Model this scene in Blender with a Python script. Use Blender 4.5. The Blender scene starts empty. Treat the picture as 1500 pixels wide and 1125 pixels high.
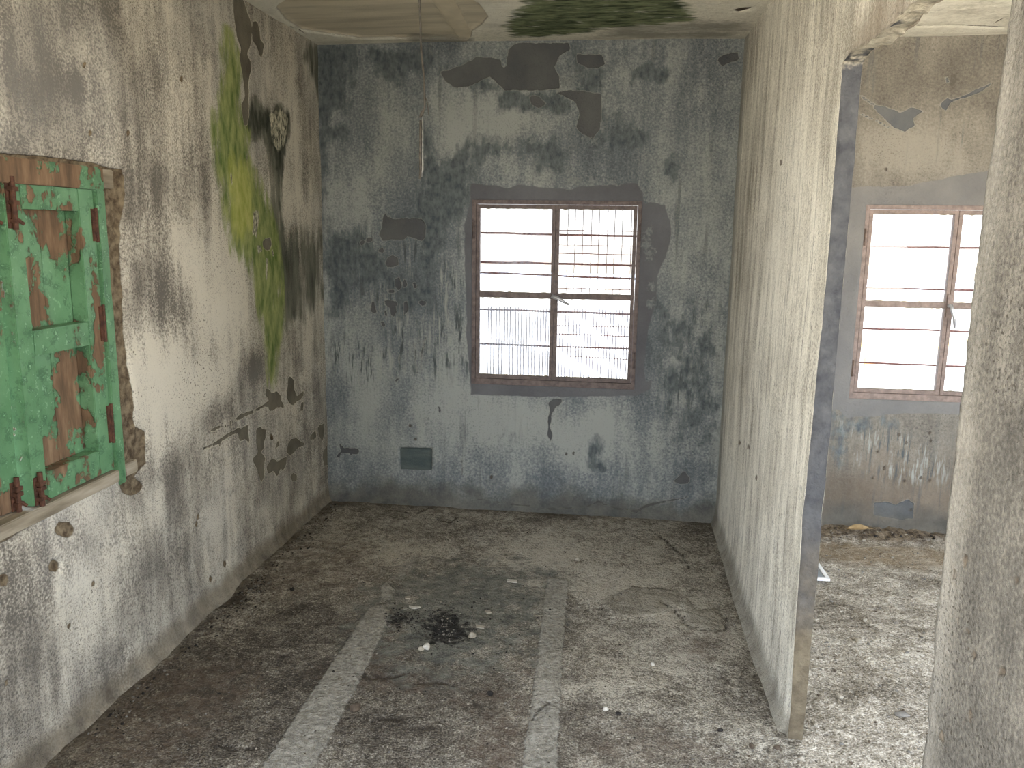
import bpy, bmesh, math, random
import numpy as np
from mathutils import Vector
random.seed(5)
SC = bpy.context.scene
COL = SC.collection
# ------------------------------------------------------------------ camera
F, YAW, PIT, ROL, CH = 1197.764, -0.126249, -0.185536, 0.014378, 1.6442
D, L, R, H = 4.648, 1.7173, 0.6111, 2.65          # back wall y, left wall x=-L, partition x=R, ceiling
TH = 0.0527                                        # partition thickness
DY0, DY1, DZ = 1.504, 2.5494, 2.128                # doorway in the partition
_cy, _sy, _cp, _sp = math.cos(YAW), math.sin(YAW), math.cos(PIT), math.sin(PIT)
FW = np.array([_sy*_cp, _cy*_cp, _sp]); R0 = np.array([_cy, -_sy, 0.]); U0 = np.cross(R0, FW)
_c, _s = math.cos(ROL), math.sin(ROL)
RV, UV = _c*R0+_s*U0, -_s*R0+_c*U0
EYE = np.array([0, 0, CH])
cd = bpy.data.cameras.new('camera'); cam = bpy.data.objects.new('camera', cd); COL.objects.link(cam)
cd.sensor_width = 36; cd.lens = F/1500*36; cd.clip_start = .02
from mathutils import Matrix
m = Matrix(((RV[0], UV[0], -FW[0], 0), (RV[1], UV[1], -FW[1], 0), (RV[2], UV[2], -FW[2], CH), (0, 0, 0, 1)))
cam.matrix_world = m
SC.camera = cam
def hit(px, axis, val):
    d = FW+RV*(px[0]-750)/F-UV*(px[1]-562.5)/F
    return EYE+d*(val-EYE[axis])/d[axis]
def Q(ox, oy, s, *pts):                            # points read from an enlarged view of the photograph
    return [(ox+x/s, oy+y/s) for x, y in pts]

# ------------------------------------------------------------------ numpy noise
def _h(ix, iy, iz, seed):
    n = (ix.astype(np.int64)*374761393+iy.astype(np.int64)*668265263+iz.astype(np.int64)*2147483647+seed*1274126177) & 0xffffffff
    n = ((n ^ (n >> 13))*1274126177) & 0xffffffff
    n = ((n ^ (n >> 15))*2246822519) & 0xffffffff
    return ((n ^ (n >> 16)) & 0xffff)/65535.
def vnoise(P, seed=0):
    i = np.floor(P).astype(np.int64); f = P-i; f = f*f*(3-2*f); o = 0
    for a in (0, 1):
        for b in (0, 1):
            for c in (0, 1):
                w = (f[:, 0] if a else 1-f[:, 0])*(f[:, 1] if b else 1-f[:, 1])*(f[:, 2] if c else 1-f[:, 2])
                o = o+w*_h(i[:, 0]+a, i[:, 1]+b, i[:, 2]+c, seed)
    return o
def fbm(P, scale, oct=4, seed=0):
    o, a, t = 0, 1., 0
    for k in range(oct):
        o = o+a*vnoise(P*scale*2**k+k*17.3, seed+k); t += a; a *= .5
    return o/t-.5
def sdf(U, V, poly):
    """signed distance (negative inside) from grid points to a polygon, only near it"""
    p = np.array(poly, float); out = np.full(U.shape, 9.)
    lo, hi = p.min(0)-.15, p.max(0)+.15
    k = np.where((U > lo[0]) & (U < hi[0]) & (V > lo[1]) & (V < hi[1]))[0]
    if not len(k): return out
    x, y = U[k], V[k]; d = np.full(len(k), 1e9); ins = np.zeros(len(k), bool)
    for a, b in zip(p, np.roll(p, -1, 0)):
        e = b-a; l2 = e@e+1e-12
        t = np.clip(((x-a[0])*e[0]+(y-a[1])*e[1])/l2, 0, 1)
        d = np.minimum(d, np.hypot(x-a[0]-t*e[0], y-a[1]-t*e[1]))
        c = ((a[1] > y) != (b[1] > y)) & (x < (b[0]-a[0])*(y-a[1])/(b[1]-a[1]+1e-12)+a[0])
        ins ^= c
    out[k] = np.where(ins, -d, d); return out
def pathd(U, V, pts, w):
    """distance to a polyline minus its half width (w may taper: list)"""
    p = np.array(pts, float); out = np.full(U.shape, 9.); w = w if hasattr(w, '__len__') else [w]*len(p)
    for i in range(len(p)-1):
        a, b = p[i], p[i+1]; e = b-a
        t = np.clip(((U-a[0])*e[0]+(V-a[1])*e[1])/(e@e+1e-12), 0, 1)
        out = np.minimum(out, np.hypot(U-a[0]-t*e[0], V-a[1]-t*e[1])-(w[i]+(w[i+1]-w[i])*t))
    return out
class Face:
    """A wall, ceiling or floor face: a fine grid with named mask attributes."""
    def __init__(s, axis, val, ur, vr, step, sign, holes=(), cuts_u=(), cuts_v=()):
        s.axis, s.val, s.sign, s.holes = axis, val, sign, holes
        def cells(r, cuts):
            b = sorted(set([r[0], r[1]]+[c for c in cuts if r[0] < c < r[1]])); o = [b[0]]
            for a, c in zip(b, b[1:]):
                n = max(1, int(round((c-a)/step))); o += [a+(c-a)*(i+1)/n for i in range(n)]
            return np.array(o)
        s.us = cells(ur, list(cuts_u)+[x for h in holes for x in h[:2]]); s.vs = cells(vr, list(cuts_v)+[x for h in holes for x in h[2:]])
        U, V = np.meshgrid(s.us, s.vs, indexing='ij'); s.U, s.V = U.ravel(), V.ravel(); s.n = len(s.U)
        s.att = {}; s.off = np.zeros(s.n); s.du = np.zeros(s.n); s.dv = np.zeros(s.n)
        s.ax = [a for a in (0, 1, 2) if a != axis]
    def P(s):
        p = np.zeros((s.n, 3)); p[:, s.axis] = s.val; p[:, s.ax[0]] = s.U; p[:, s.ax[1]] = s.V; return p
    def px(s, pts):
        return [tuple(hit(q, s.axis, s.val)[s.ax]) for q in pts]
    def _add(s, name, d, w, gain=1.):
        a = np.clip(.5-d/(2*w), 0, 1)*gain
        s.att[name] = np.maximum(s.att.get(name, np.zeros(s.n)), a)
        return a
    def poly(s, name, pts, w=.02, gain=1., world=False):
        return s._add(name, sdf(s.U, s.V, pts if world else s.px(pts)), w, gain)
    def line(s, name, pts, wid, w=.02, gain=1., world=False):
        return s._add(name, pathd(s.U, s.V, pts if world else s.px(pts), wid), w, gain)
    def blob(s, name, c, rx, ry, gain=1., world=False):
        """soft round patch: centre and radii in photograph pixels measured on the face"""
        if world: (cu, cv), ru, rv = c, rx, ry
        else:
            (cu, cv), a, b = s.px([c, (c[0]+rx, c[1]), (c[0], c[1]+ry)]); ru = math.hypot(a[0]-cu, 0)+1e-4; rv = abs(b[1]-cv)+1e-4
        g = np.exp(-(((s.U-cu)/ru)**2+((s.V-cv)/rv)**2))*gain
        s.att[name] = s.att.get(name, np.zeros(s.n))+g
    def build(s, name, mats, thick=.1, rim_seg=4, rim_noise=.0, kind='structure', back=True):
        nu, nv = len(s.us), len(s.vs); P = s.P()
        P[:, s.axis] += s.sign*s.off; P[:, s.ax[0]] += s.du; P[:, s.ax[1]] += s.dv
        I = np.arange(nu*nv).reshape(nu, nv)
        uc, vc = (s.us[:-1]+s.us[1:])/2, (s.vs[:-1]+s.vs[1:])/2
        keep = np.ones((nu-1, nv-1), bool)
        for h in s.holes: keep &= ~(((uc > h[0]) & (uc < h[1]))[:, None] & ((vc > h[2]) & (vc < h[3]))[None, :])
        q = np.stack([I[:-1, :-1], I[1:, :-1], I[1:, 1:], I[:-1, 1:]], -1)[keep]
        e1, e2 = np.eye(3)[s.ax[0]], np.eye(3)[s.ax[1]]
        if np.cross(e1, e2)[s.axis]*s.sign < 0: q = q[:, ::-1]
        faces = [q]; verts = [P]; src = [np.arange(nu*nv)]; fm = [np.zeros(len(q), int)]
        if back:
            E = np.concatenate([q[:, [i, (i+1) % 4]] for i in range(4)])
            key = set(map(tuple, E.tolist())); bd = np.array([e for e in E.tolist() if (e[1], e[0]) not in key])
            bv = np.unique(bd); mp = np.full(nu*nv, -1); mp[bv] = np.arange(len(bv)); n0 = nu*nv; prev = bv.copy()
            for k in range(1, rim_seg+1):
                Pk = P[bv].copy(); Pk[:, s.axis] = s.val-s.sign*thick*k/rim_seg
                if rim_noise:
                    for j, a in enumerate(s.ax): Pk[:, a] += fbm(Pk, 14, 3, 40+j)*rim_noise
                verts.append(Pk); src.append(bv); cur = n0+np.arange(len(bv)); n0 += len(bv)
                faces.append(np.stack([prev[mp[bd[:, 1]]], prev[mp[bd[:, 0]]], cur[mp[bd[:, 0]]], cur[mp[bd[:, 1]]]], -1)); fm.append(np.ones(len(bd), int))
                prev = cur
            Pb = P.copy(); Pb[:, s.axis] = s.val-s.sign*thick
            verts.append(Pb); src.append(np.arange(nu*nv)); faces.append(q[:, ::-1]+n0); fm.append(np.zeros(len(q), int))
        Vt = np.concatenate(verts); Fc = np.concatenate(faces); S = np.concatenate(src); FM = np.concatenate(fm)
        used = np.unique(Fc); rm = np.full(len(Vt), -1); rm[used] = np.arange(len(used)); Vt, S, Fc = Vt[used], S[used], rm[Fc]
        me = bpy.data.meshes.new(name); me.vertices.add(len(Vt)); me.vertices.foreach_set('co', Vt.astype(np.float32).ravel())
        me.loops.add(len(Fc)*4); me.loops.foreach_set('vertex_index', Fc.astype(np.int32).ravel())
        me.polygons.add(len(Fc)); me.polygons.foreach_set('loop_start', (np.arange(len(Fc))*4).astype(np.int32))
        for mt in mats: me.materials.append(mt)
        me.polygons.foreach_set('material_index', (FM if len(mats) > 1 else FM*0).astype(np.int32))
        me.polygons.foreach_set('use_smooth', np.ones(len(Fc), bool))
        me.update(calc_edges=True)
        for k, a in s.att.items():
            at = me.attributes.new(k, 'FLOAT', 'POINT'); at.data.foreach_set('value', a[S].astype(np.float32))
        o = bpy.data.objects.new(name, me); COL.objects.link(o)
        if kind: o['kind'] = kind
        return o

# ------------------------------------------------------------------ shader helper
def c3(r, g, b):
    f = lambda v: (v/255/12.92 if v/255 <= .04045 else ((v/255+.055)/1.055)**2.4)
    return (f(r), f(g), f(b), 1.)
class N:
    def __init__(s, name):
        s.m = bpy.data.materials.new(name); s.m.use_nodes = True; s.t = s.m.node_tree; s.t.nodes.clear()
        s.out = s.t.nodes.new('ShaderNodeOutputMaterial'); s.tc = s.t.nodes.new('ShaderNodeTexCoord'); s.h = None; s.mp = {}
    def set(s, sock, v):
        if v is None: return
        if hasattr(v, 'is_linked') or hasattr(v, 'links'): s.t.links.new(v, sock)
        else: sock.default_value = v
    def co(s, st=(1, 1, 1)):
        st = tuple(st)
        if st not in s.mp:
            n = s.t.nodes.new('ShaderNodeMapping'); n.inputs['Scale'].default_value = st
            s.t.links.new(s.tc.outputs['Object'], n.inputs['Vector']); s.mp[st] = n.outputs[0]
        return s.mp[st]
    def noise(s, scale, detail=4, rough=.55, st=(1, 1, 1), dist=0.):
        n = s.t.nodes.new('ShaderNodeTexNoise'); s.t.links.new(s.co(st), n.inputs['Vector'])
        n.inputs['Scale'].default_value = scale; n.inputs['Detail'].default_value = min(detail, 5 if scale < 12 else 3.6); n.inputs['Roughness'].default_value = rough; n.inputs['Distortion'].default_value = dist
        return n.outputs['Fac']
    def voro(s, scale, st=(1, 1, 1), feature='F1', out='Distance'):
        n = s.t.nodes.new('ShaderNodeTexVoronoi'); n.feature = feature; s.t.links.new(s.co(st), n.inputs['Vector']); n.inputs['Scale'].default_value = scale
        return n.outputs[out]
    def math(s, op, a, b=0., cl=False, c=None):
        n = s.t.nodes.new('ShaderNodeMath'); n.operation = op; n.use_clamp = cl; s.set(n.inputs[0], a); s.set(n.inputs[1], b)
        if c is not None: s.set(n.inputs[2], c)
        return n.outputs[0]
    def ramp01(s, v, lo, hi, a=0., b=1.):
        n = s.t.nodes.new('ShaderNodeMapRange'); n.interpolation_type = 'SMOOTHSTEP'; s.set(n.inputs[0], v)
        for i, x in ((1, lo), (2, hi), (3, a), (4, b)): n.inputs[i].default_value = x
        return n.outputs[0]
    def attr(s, name):
        n = s.t.nodes.new('ShaderNodeAttribute'); n.attribute_name = name; return n.outputs['Fac']
    def mix(s, f, a, b, mode='MIX'):
        n = s.t.nodes.new('ShaderNodeMix'); n.data_type = 'RGBA'; n.blend_type = mode; s.set(n.inputs[0], f); s.set(n.inputs[6], a); s.set(n.inputs[7], b); return n.outputs[2]
    def cramp(s, v, *stops):
        n = s.t.nodes.new('ShaderNodeValToRGB'); e = n.color_ramp.elements
        e[0].position, e[0].color = stops[0]; e[1].position, e[1].color = stops[-1]
        for p, c in stops[1:-1]: k = e.new(p); k.color = c
        s.set(n.inputs[0], v); return n.outputs[0]
    def xyz(s):
        n = s.t.nodes.new('ShaderNodeSeparateXYZ'); s.t.links.new(s.tc.outputs['Object'], n.inputs[0]); return n.outputs
    def addh(s, v, k):
        x = s.math('MULTIPLY', v, k); s.h = x if s.h is None else s.math('ADD', s.h, x)
    def layer(s, col, name, A, B, amp=.3, nscale=30, soft=.06, st=(1, 1, 1), hgt=0., mixs=8, thr=.5, gain=1., edge=None, cst=None):
        nz = s.noise(nscale, 6, .62, st)
        v = s.math('ADD', s.attr(name), s.math('MULTIPLY', s.math('SUBTRACT', nz, .5), amp))
        msk = s.math('MULTIPLY', s.ramp01(v, thr-soft, thr+soft), s.ramp01(s.attr(name), .02, .2))
        if gain != 1: mm = s.math('MULTIPLY', msk, gain)
        else: mm = msk
        cc = s.cramp(s.noise(mixs, 5, .6, cst or st), (.35, A), (.65, B))
        if edge:                                    # a pale rim of raised plaster round the patch
            rim = s.math('MULTIPLY', s.ramp01(v, thr-soft*3.2, thr-soft), s.math('SUBTRACT', 1, msk))
            col = s.mix(s.math('MULTIPLY', rim, .55), col, edge)
        if hgt: s.addh(msk, hgt)
        return s.mix(mm, col, cc)
    def finish(s, col, rough=.9, bump=1., dist=.01, spec=.2, metal=0.):
        b = s.t.nodes.new('ShaderNodeBsdfPrincipled'); s.set(b.inputs['Base Color'], col); s.set(b.inputs['Roughness'], rough)
        b.inputs['Specular IOR Level'].default_value = spec; b.inputs['Metallic'].default_value = metal
        if s.h is not None:
            n = s.t.nodes.new('ShaderNodeBump'); n.inputs['Strength'].default_value = bump; n.inputs['Distance'].default_value = dist
            s.t.links.new(s.h, n.inputs['Height']); s.t.links.new(n.outputs[0], b.inputs['Normal'])
        s.t.links.new(b.outputs[0], s.out.inputs['Surface']); return s.m
def plaster(n, dark, mid, light, streak=.35, pits=.6, big=1.6, grain=55, tone=True, pitcol=c3(70, 64, 56), k=1.9, gw=.75):
    """mottled old whitewash: patches, vertical wash streaks, grain and fine dirt pits"""
    a = n.noise(big, 7, .62); b = n.noise(16, 5, .6, (1, 1, .1)); g = n.noise(grain, 4, .7); g2 = n.noise(6, 6, .65, (1, 1, .45))
    v = n.math('ADD', n.math('MULTIPLY', a, .9), n.math('MULTIPLY', b, streak)); v = n.math('ADD', v, n.math('MULTIPLY', g, gw)); v = n.math('ADD', v, n.math('MULTIPLY', g2, .55))
    if tone: v = n.math('ADD', v, n.attr('tone'))
    t = (.9+streak+gw+.55)/2
    v = n.math('ADD', n.math('MULTIPLY', n.math('SUBTRACT', v, t), k), .5)
    col = n.cramp(v, (.12, dark), (.45, mid), (.8, light))
    pt = n.ramp01(n.noise(120, 3, .65), .57, .66); pm = n.ramp01(n.noise(3.2, 4, .6), .40, .62)
    pp = n.math('MULTIPLY', n.math('MULTIPLY', pt, pm), pits)
    col = n.mix(pp, col, pitcol)
    n.addh(n.noise(90, 5, .7), .6); n.addh(n.noise(24, 4, .6), .7); n.addh(pp, -.35); n.addh(b, .15)
    return col

# ================================================================== LEFT WALL
WY0, WY1, WZ0, WZ1 = 1.66, 2.60, .775, 1.815
lw = Face(0, -L, (1.05, D+.06), (-.05, H+.1), .0105, 1, [(WY0, WY1, WZ0, WZ1)])
A = lambda *p: Q(200, 0, 2.25, *p)
B_ = lambda *p: Q(300, 500, 3.75, *p)
G_ = lambda *p: Q(180, 240, 3.75, *p)
for pts in (A((318, -20), (350, -10), (365, 30), (375, 60), (385, 100), (380, 150), (370, 180), (383, 205), (382, 240), (375, 270), (378, 300), (375, 330), (378, 355), (372, 410), (362, 415), (355, 370), (352, 345), (365, 320), (360, 270), (350, 210), (345, 190), (350, 160), (335, 120), (325, 60)),
            A((385, 70), (400, 75), (408, 95), (412, 130), (425, 150), (418, 188), (410, 180), (400, 150), (385, 130)),
            B_((340, 262), (355, 262), (370, 285), (400, 275), (425, 300), (425, 325), (440, 345), (445, 365), (405, 360), (375, 380), (358, 385), (350, 345), (355, 320), (340, 300)),
            B_((465, 200), (482, 195), (495, 215), (497, 270), (512, 300), (545, 275), (548, 295), (530, 320), (510, 330), (490, 350), (470, 340), (455, 310), (460, 260)),
            B_((185, 490), (240, 460), (245, 555), (225, 540), (200, 550), (190, 525)),
            B_((285, 480), (310, 470), (335, 490), (335, 530), (325, 560), (330, 580), (310, 610), (335, 640), (330, 680), (330, 740), (312, 775), (300, 740), (285, 690), (265, 650), (295, 610), (285, 560)),
            B_((345, 680), (375, 640), (400, 660), (430, 645), (455, 635), (450, 680), (430, 710), (420, 700), (400, 740), (380, 710), (350, 725), (340, 700)),
            B_((460, 560), (480, 540), (505, 530), (525, 550), (550, 555), (545, 575), (520, 580), (495, 605), (475, 630), (455, 610)),
            B_((470, 740), (490, 720), (508, 735), (505, 765), (485, 768)), B_((580, 520), (610, 490), (615, 525), (600, 542), (582, 540)),
            B_((622, 470), (655, 450), (655, 530), (648, 550), (630, 515)), B_((655, 600), (680, 560), (690, 680), (660, 680), (650, 640)),
            B_((400, 550), (412, 550), (410, 575), (390, 590)), B_((535, 335), (548, 335), (545, 380), (530, 380)),
            G_((775, 430), (790, 410), (818, 408), (822, 440), (812, 470), (795, 475), (778, 455))):
    lw.poly('peel', pts, .012)
for pts, w in ((B_((355, 342), (320, 358), (280, 380), (230, 402), (190, 420), (170, 432)), [.012, .007, .006, .009, .010, .005]),
               (B_((0, 590), (40, 575), (80, 552), (130, 515), (195, 488)), [.004, .006, .008, .006, .012]),
               (B_((40, 490), (60, 483), (85, 470)), [.005, .007, .003]), (B_((112, 440), (118, 465)), .005), (B_((145, 440), (150, 465)), .004),
               (B_((80, 560), (90, 585)), .004), (G_((600, 60), (608, 110)), .005), (G_((826, 480), (832, 500)), .006), (G_((50, 1020), (75, 1050)), .004)):
    lw.line('peel', pts, w, .012)
moss = A((295, 125), (310, 130), (330, 190), (338, 240), (335, 330), (350, 380), (365, 420), (360, 500), (370, 560), (400, 600), (440, 700), (460, 780), (470, 850), (475, 950), (480, 1050), (465, 1130), (455, 1250), (445, 1250), (435, 1130), (420, 1040), (400, 930), (380, 850), (330, 820), (310, 740), (295, 620), (275, 540), (265, 430), (265, 380), (290, 320), (300, 250), (293, 180))
lw.poly('moss', moss, .075)
lw.poly('mossy', A((310, 520), (360, 540), (385, 640), (390, 740), (350, 800), (320, 740)), .06)
lw.poly('damp', A((375, 330), (410, 340), (440, 370), (480, 360), (500, 380), (500, 430), (490, 490), (480, 540), (475, 600), (480, 700), (500, 800), (515, 900), (520, 1040), (500, 1080), (480, 960), (455, 850), (450, 720), (455, 600), (440, 480), (420, 450), (375, 440), (370, 400)), .045)
lw.poly('damp', G_((940, 380), (1085, 400), (1095, 700), (1000, 830), (930, 760), (900, 560)), .09, .62)
lw.poly('damp', A((560, 140), (600, 150), (600, 330), (585, 280), (545, 190)), .03, .8)
lw.poly('black', A((400, 365), (440, 368), (480, 358), (503, 385), (500, 450), (485, 540), (478, 580), (462, 560), (455, 490), (425, 440), (395, 410)), .035)
lw.poly('black', A((375, 335), (405, 345), (420, 400), (440, 440), (400, 445), (372, 415)), .035, .75)
lw.poly('black', A((462, 560), (480, 560), (478, 700), (470, 720)), .03, .6)
lw.poly('crust', A((440, 375), (480, 362), (498, 390), (496, 440), (488, 480), (470, 500), (452, 470), (445, 420)), .04)
lw.poly('crust', G_((720, 260), (745, 255), (750, 300), (735, 400), (715, 390), (715, 300)), .03)
lw.poly('crust', G_((742, 450), (760, 450), (775, 480), (750, 490)), .02)
lw.poly('crust', G_((790, 520), (800, 520), (795, 640), (785, 640)), .02)
# bare brown mortar round the shutter frame
lw.poly('bare', [(-40, 222), (60, 228), (135, 238), (163, 246), (182, 248), (186, 284), (180, 330), (184, 480), (188, 530), (196, 575), (197, 625), (214, 632), (216, 678), (198, 698), (212, 712), (205, 722), (190, 726), (178, 720), (172, 690), (120, 715), (60, 760), (-40, 820), (-40, 760), (150, 660), (150, 250), (-40, 235)], .010)
for q, r in (((92, 775), 13), ((78, 829), 9), ((3, 850), 10)):
    lw.poly('bare', [(q[0]+r*math.cos(t)*(.8+.4*random.random()), q[1]+r*.9*math.sin(t)*(.8+.4*random.random())) for t in np.arange(0, 6.28, .6)], .008)
for q in ((294, 757), (292, 768), (136, 855), (400, 640), (312, 848), (126, 95), (102, 917), (10, 1000), (333, 826), (190, 195), (268, 116), (135, 195)):
    lw.poly('bare', [(q[0]+3*math.cos(t), q[1]+5*math.sin(t)) for t in np.arange(0, 6.28, .9)], .006)
T = lambda *a, **k: lw.blob('tone', *a, **k)
for c, rx, ry, g in (((235, 425), 45, 55, -.2), ((225, 110), 35, 55, -.12), ((200, 300), 25, 45, -.12), ((260, 370), 30, 50, .2), ((320, 400), 40, 90, .30), ((270, 180), 40, 90, .12), ((115, 130), 25, 25, -.16), ((130, 70), 60, 40, .05),
                     ((250, 720), 35, 60, -.14), ((220, 560), 50, 50, .22), ((300, 560), 60, 40, .25), ((310, 610), 35, 25, -.2), ((240, 640), 60, 40, .15), ((230, 740), 22, 40, .35), ((320, 780), 40, 50, .06), ((370, 540), 20, 25, -.35), ((390, 780), 40, 90, -.1), ((440, 720), 30, 60, .0),
                     ((60, 800), 60, 40, -.12), ((130, 880), 50, 60, .2), ((60, 960), 70, 90, -.16), ((20, 880), 40, 50, -.14), ((150, 990), 50, 40, -.12), ((80, 100), 110, 90, -.08), ((200, 850), 40, 60, -.18), ((40, 110), 60, 60, -.05), ((300, 60), 30, 40, -.15), ((430, 300), 30, 160, .06), ((440, 600), 25, 60, .05)):  # the low left blobs hold wall dirt and some painted dimness together
    T(c, rx, ry, gain=g)
z = lw.V
Pw = lw.P()
lw.att['foot'] = np.clip(1-(z-.02)/.13, 0, 1)
lw.off += fbm(Pw, 1.3, 3, 3)*.03+fbm(Pw, 9, 4, 5)*.006+.028*np.exp(-np.maximum(z, 0)/.03)*(1+1.6*fbm(Pw, 7, 4, 9))
lw.off -= .003*lw.att['peel']+.022*lw.att['bare']*(.6+fbm(Pw, 25, 4, 12)*1.6)
edge = np.clip(1-np.minimum.reduce([np.abs(z-WZ0), np.abs(z-WZ1), np.abs(lw.U-WY1), np.abs(lw.U-WY0)])/.05, 0, 1)
n = N('left_wall_plaster')
col = plaster(n, c3(104, 99, 91), c3(158, 151, 138), c3(208, 201, 184), .5, .9, 1.9, 120, k=1.8, gw=1.15)
col = n.mix(n.math('MULTIPLY', n.ramp01(n.noise(1.1, 3), .45, .65), .18), col, c3(170, 172, 172))
col = n.layer(col, 'damp', c3(58, 62, 52), c3(112, 112, 98), 2.4, 15, .42, (1, 1, .22), 0, 14, gain=.9, thr=.34)
col = n.layer(col, 'moss', c3(92, 112, 54), c3(158, 164, 104), 2.6, 17, .42, (1, 1, .35), .1, 26, gain=.95, thr=.22)
col = n.layer(col, 'mossy', c3(150, 158, 70), c3(192, 190, 116), 2.4, 15, .4, (1, 1, .4), .1, 24, gain=.8)
col = n.layer(col, 'black', c3(34, 38, 32), c3(84, 86, 74), 2.2, 16, .3, (1, 1, .4), 0, 30, gain=.92)
col = n.layer(col, 'crust', c3(212, 206, 180), c3(60, 62, 54), .7, 30, .1, (1, 1, .6), .5, 70)
col = n.layer(col, 'peel', c3(92, 87, 76), c3(122, 116, 102), .9, 26, .07, (1, 1, .8), -1.3, 6, edge=c3(216, 208, 186))
col = n.layer(col, 'bare', c3(74, 62, 48), c3(132, 118, 96), .35, 40, .1, (1, 1, 1), -.8, 35)
col = n.layer(col, 'foot', c3(84, 76, 64), c3(128, 118, 100), .7, 7, .3, (1, 1, 1), .1, 12, gain=.75)
M_left = n.finish(col, .92, .9, .006)
lw.build('wall_left', [M_left], .20)

# ================================================================== BACK WALL (main room and the room beyond the partition)
W1 = (-.832, .117, .757, 1.812); W2 = (1.294, 2.243, .755, 1.806)
bw = Face(1, D, (-L-.15, 3.45), (-.05, H+.1), .0105, -1, [W1, W2])
K3 = lambda *p: Q(480, 60, 2.5, *p)
K1 = lambda *p: Q(460, 240, 4.6875, *p)
K4 = lambda *p: Q(480, 440, 3.75, *p)
K2 = lambda *p: Q(700, 560, 3.75, *p)
K5 = lambda *p: Q(1150, 0, 3.75, *p)
K6 = lambda *p: Q(1180, 560, 4.6875, *p)
ROOM1 = [(645, 105), (660, 102), (678, 96), (696, 85), (705, 83), (721, 84), (733, 88), (735, 99), (742, 98), (745, 72), (757, 63), (832, 63), (835, 72), (820, 81), (812, 99), (818, 111), (820, 129), (793, 132), (739, 132), (727, 120), (718, 112), (706, 116), (690, 125), (669, 129), (654, 120)]
for pts in (ROOM1, [(844, 80), (880, 80), (886, 93), (877, 99), (862, 99), (847, 93)],
            [(835, 132), (862, 135), (880, 138), (881, 160), (880, 174), (879, 189), (868, 202), (853, 196), (844, 186), (850, 168), (844, 150), (829, 141), (815, 135)],
            [(775, 140), (790, 142), (800, 152), (790, 158), (778, 152)],
            K1((475, 350), (492, 335), (505, 360), (540, 380), (640, 375), (740, 380), (770, 420), (760, 500), (740, 530), (690, 510), (640, 495), (610, 525), (540, 515), (490, 525), (470, 530), (445, 490), (465, 440)),
            K1((355, 520), (375, 500), (400, 510), (395, 530), (365, 540)), K1((310, 535), (335, 525), (345, 545), (325, 560)),
            K1((488, 680), (500, 650), (540, 625), (575, 650), (580, 690), (550, 710), (500, 705)), K1((440, 590), (465, 575), (485, 595), (475, 610), (445, 605)),
            K1((395, 960), (405, 935), (415, 950), (420, 985), (430, 1015), (415, 1035), (390, 1010)), K1((480, 940), (510, 935), (560, 945), (575, 965), (555, 980), (565, 1015), (550, 1050), (525, 1035), (520, 990), (490, 970)),
            K1((615, 950), (635, 945), (645, 990), (635, 1030), (618, 1035)), K1((712, 950), (735, 938), (765, 945), (765, 970), (740, 975)), K1((482, 1015), (495, 1010), (500, 1040), (485, 1045)),
            K1((455, 1085), (475, 1082), (495, 1110), (475, 1120)), K1((500, 870), (545, 865), (560, 885), (510, 890)), K1((555, 790), (585, 780), (600, 850), (575, 870), (555, 845)), K1((610, 800), (630, 790), (640, 840), (615, 850)), K1((680, 820), (695, 815), (703, 850), (690, 860)),
            K4((45, 860), (60, 840), (75, 825), (60, 790), (75, 795), (90, 812), (150, 812), (170, 825), (168, 845), (135, 845), (128, 855), (115, 838), (75, 838), (62, 868)),
            K2((1075, 545), (1135, 490), (1160, 520), (1165, 552), (1110, 555)),
            K2((390, 115), (410, 95), (460, 90), (465, 110), (425, 140), (405, 180), (395, 240), (410, 290), (400, 325), (385, 290), (388, 200), (398, 150)),
            K5((490, 590), (530, 583), (600, 605), (640, 620), (690, 592), (765, 610), (700, 650), (712, 690), (660, 722), (600, 702), (545, 650)), K5((850, 575), (890, 535), (918, 555), (880, 605)),
            K6((470, 830), (560, 820), (620, 840), (700, 800), (740, 830), (735, 930), (660, 940), (560, 925), (470, 905))):
    bw.poly('peel', pts, .012)
for pts, w in ((K5((415, 525), (470, 565), (540, 600)), .004), (K5((420, 630), (500, 660), (570, 700)), .003), (K5((915, 555), (1000, 525), (1060, 500), (1130, 462)), [.004, .006, .01, .004]), (K5((885, 430), (892, 450)), .006), (K2((0, 640), (150, 660), (280, 675), (400, 690), (600, 680), (660, 655), (760, 690), (870, 705), (930, 675), (1000, 660), (1150, 630)), [.002, .003, .004, .005, .003, .006, .004, .004, .006, .004, .003]),
               (K4((475, 210), (480, 300), (490, 400)), .0025), (K4((540, 200), (515, 290), (512, 400)), .003), (K4((390, 300), (392, 400)), .002), (K4((610, 585), (616, 612)), .006), (K4((735, 870), (738, 960)), .003), (K4((385, 430), (375, 440)), .006)):
    bw.line('peel', pts, w, .010)
for q in K4((450, 690), (480, 765)) + K2((485, 393), (526, 390), (75, 520)) + K6((458, 655), (790, 655), (850, 350), (690, 415), (850, 675), (540, 588), (720, 875), (490, 475), (640, 360), (860, 400), (675, 680)) + [(1298, 8+240)]:
    bw.poly('pit', [(q[0]+2.4*math.cos(t), q[1]+3*math.sin(t)) for t in np.arange(0, 6.28, .9)], .008)
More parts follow.
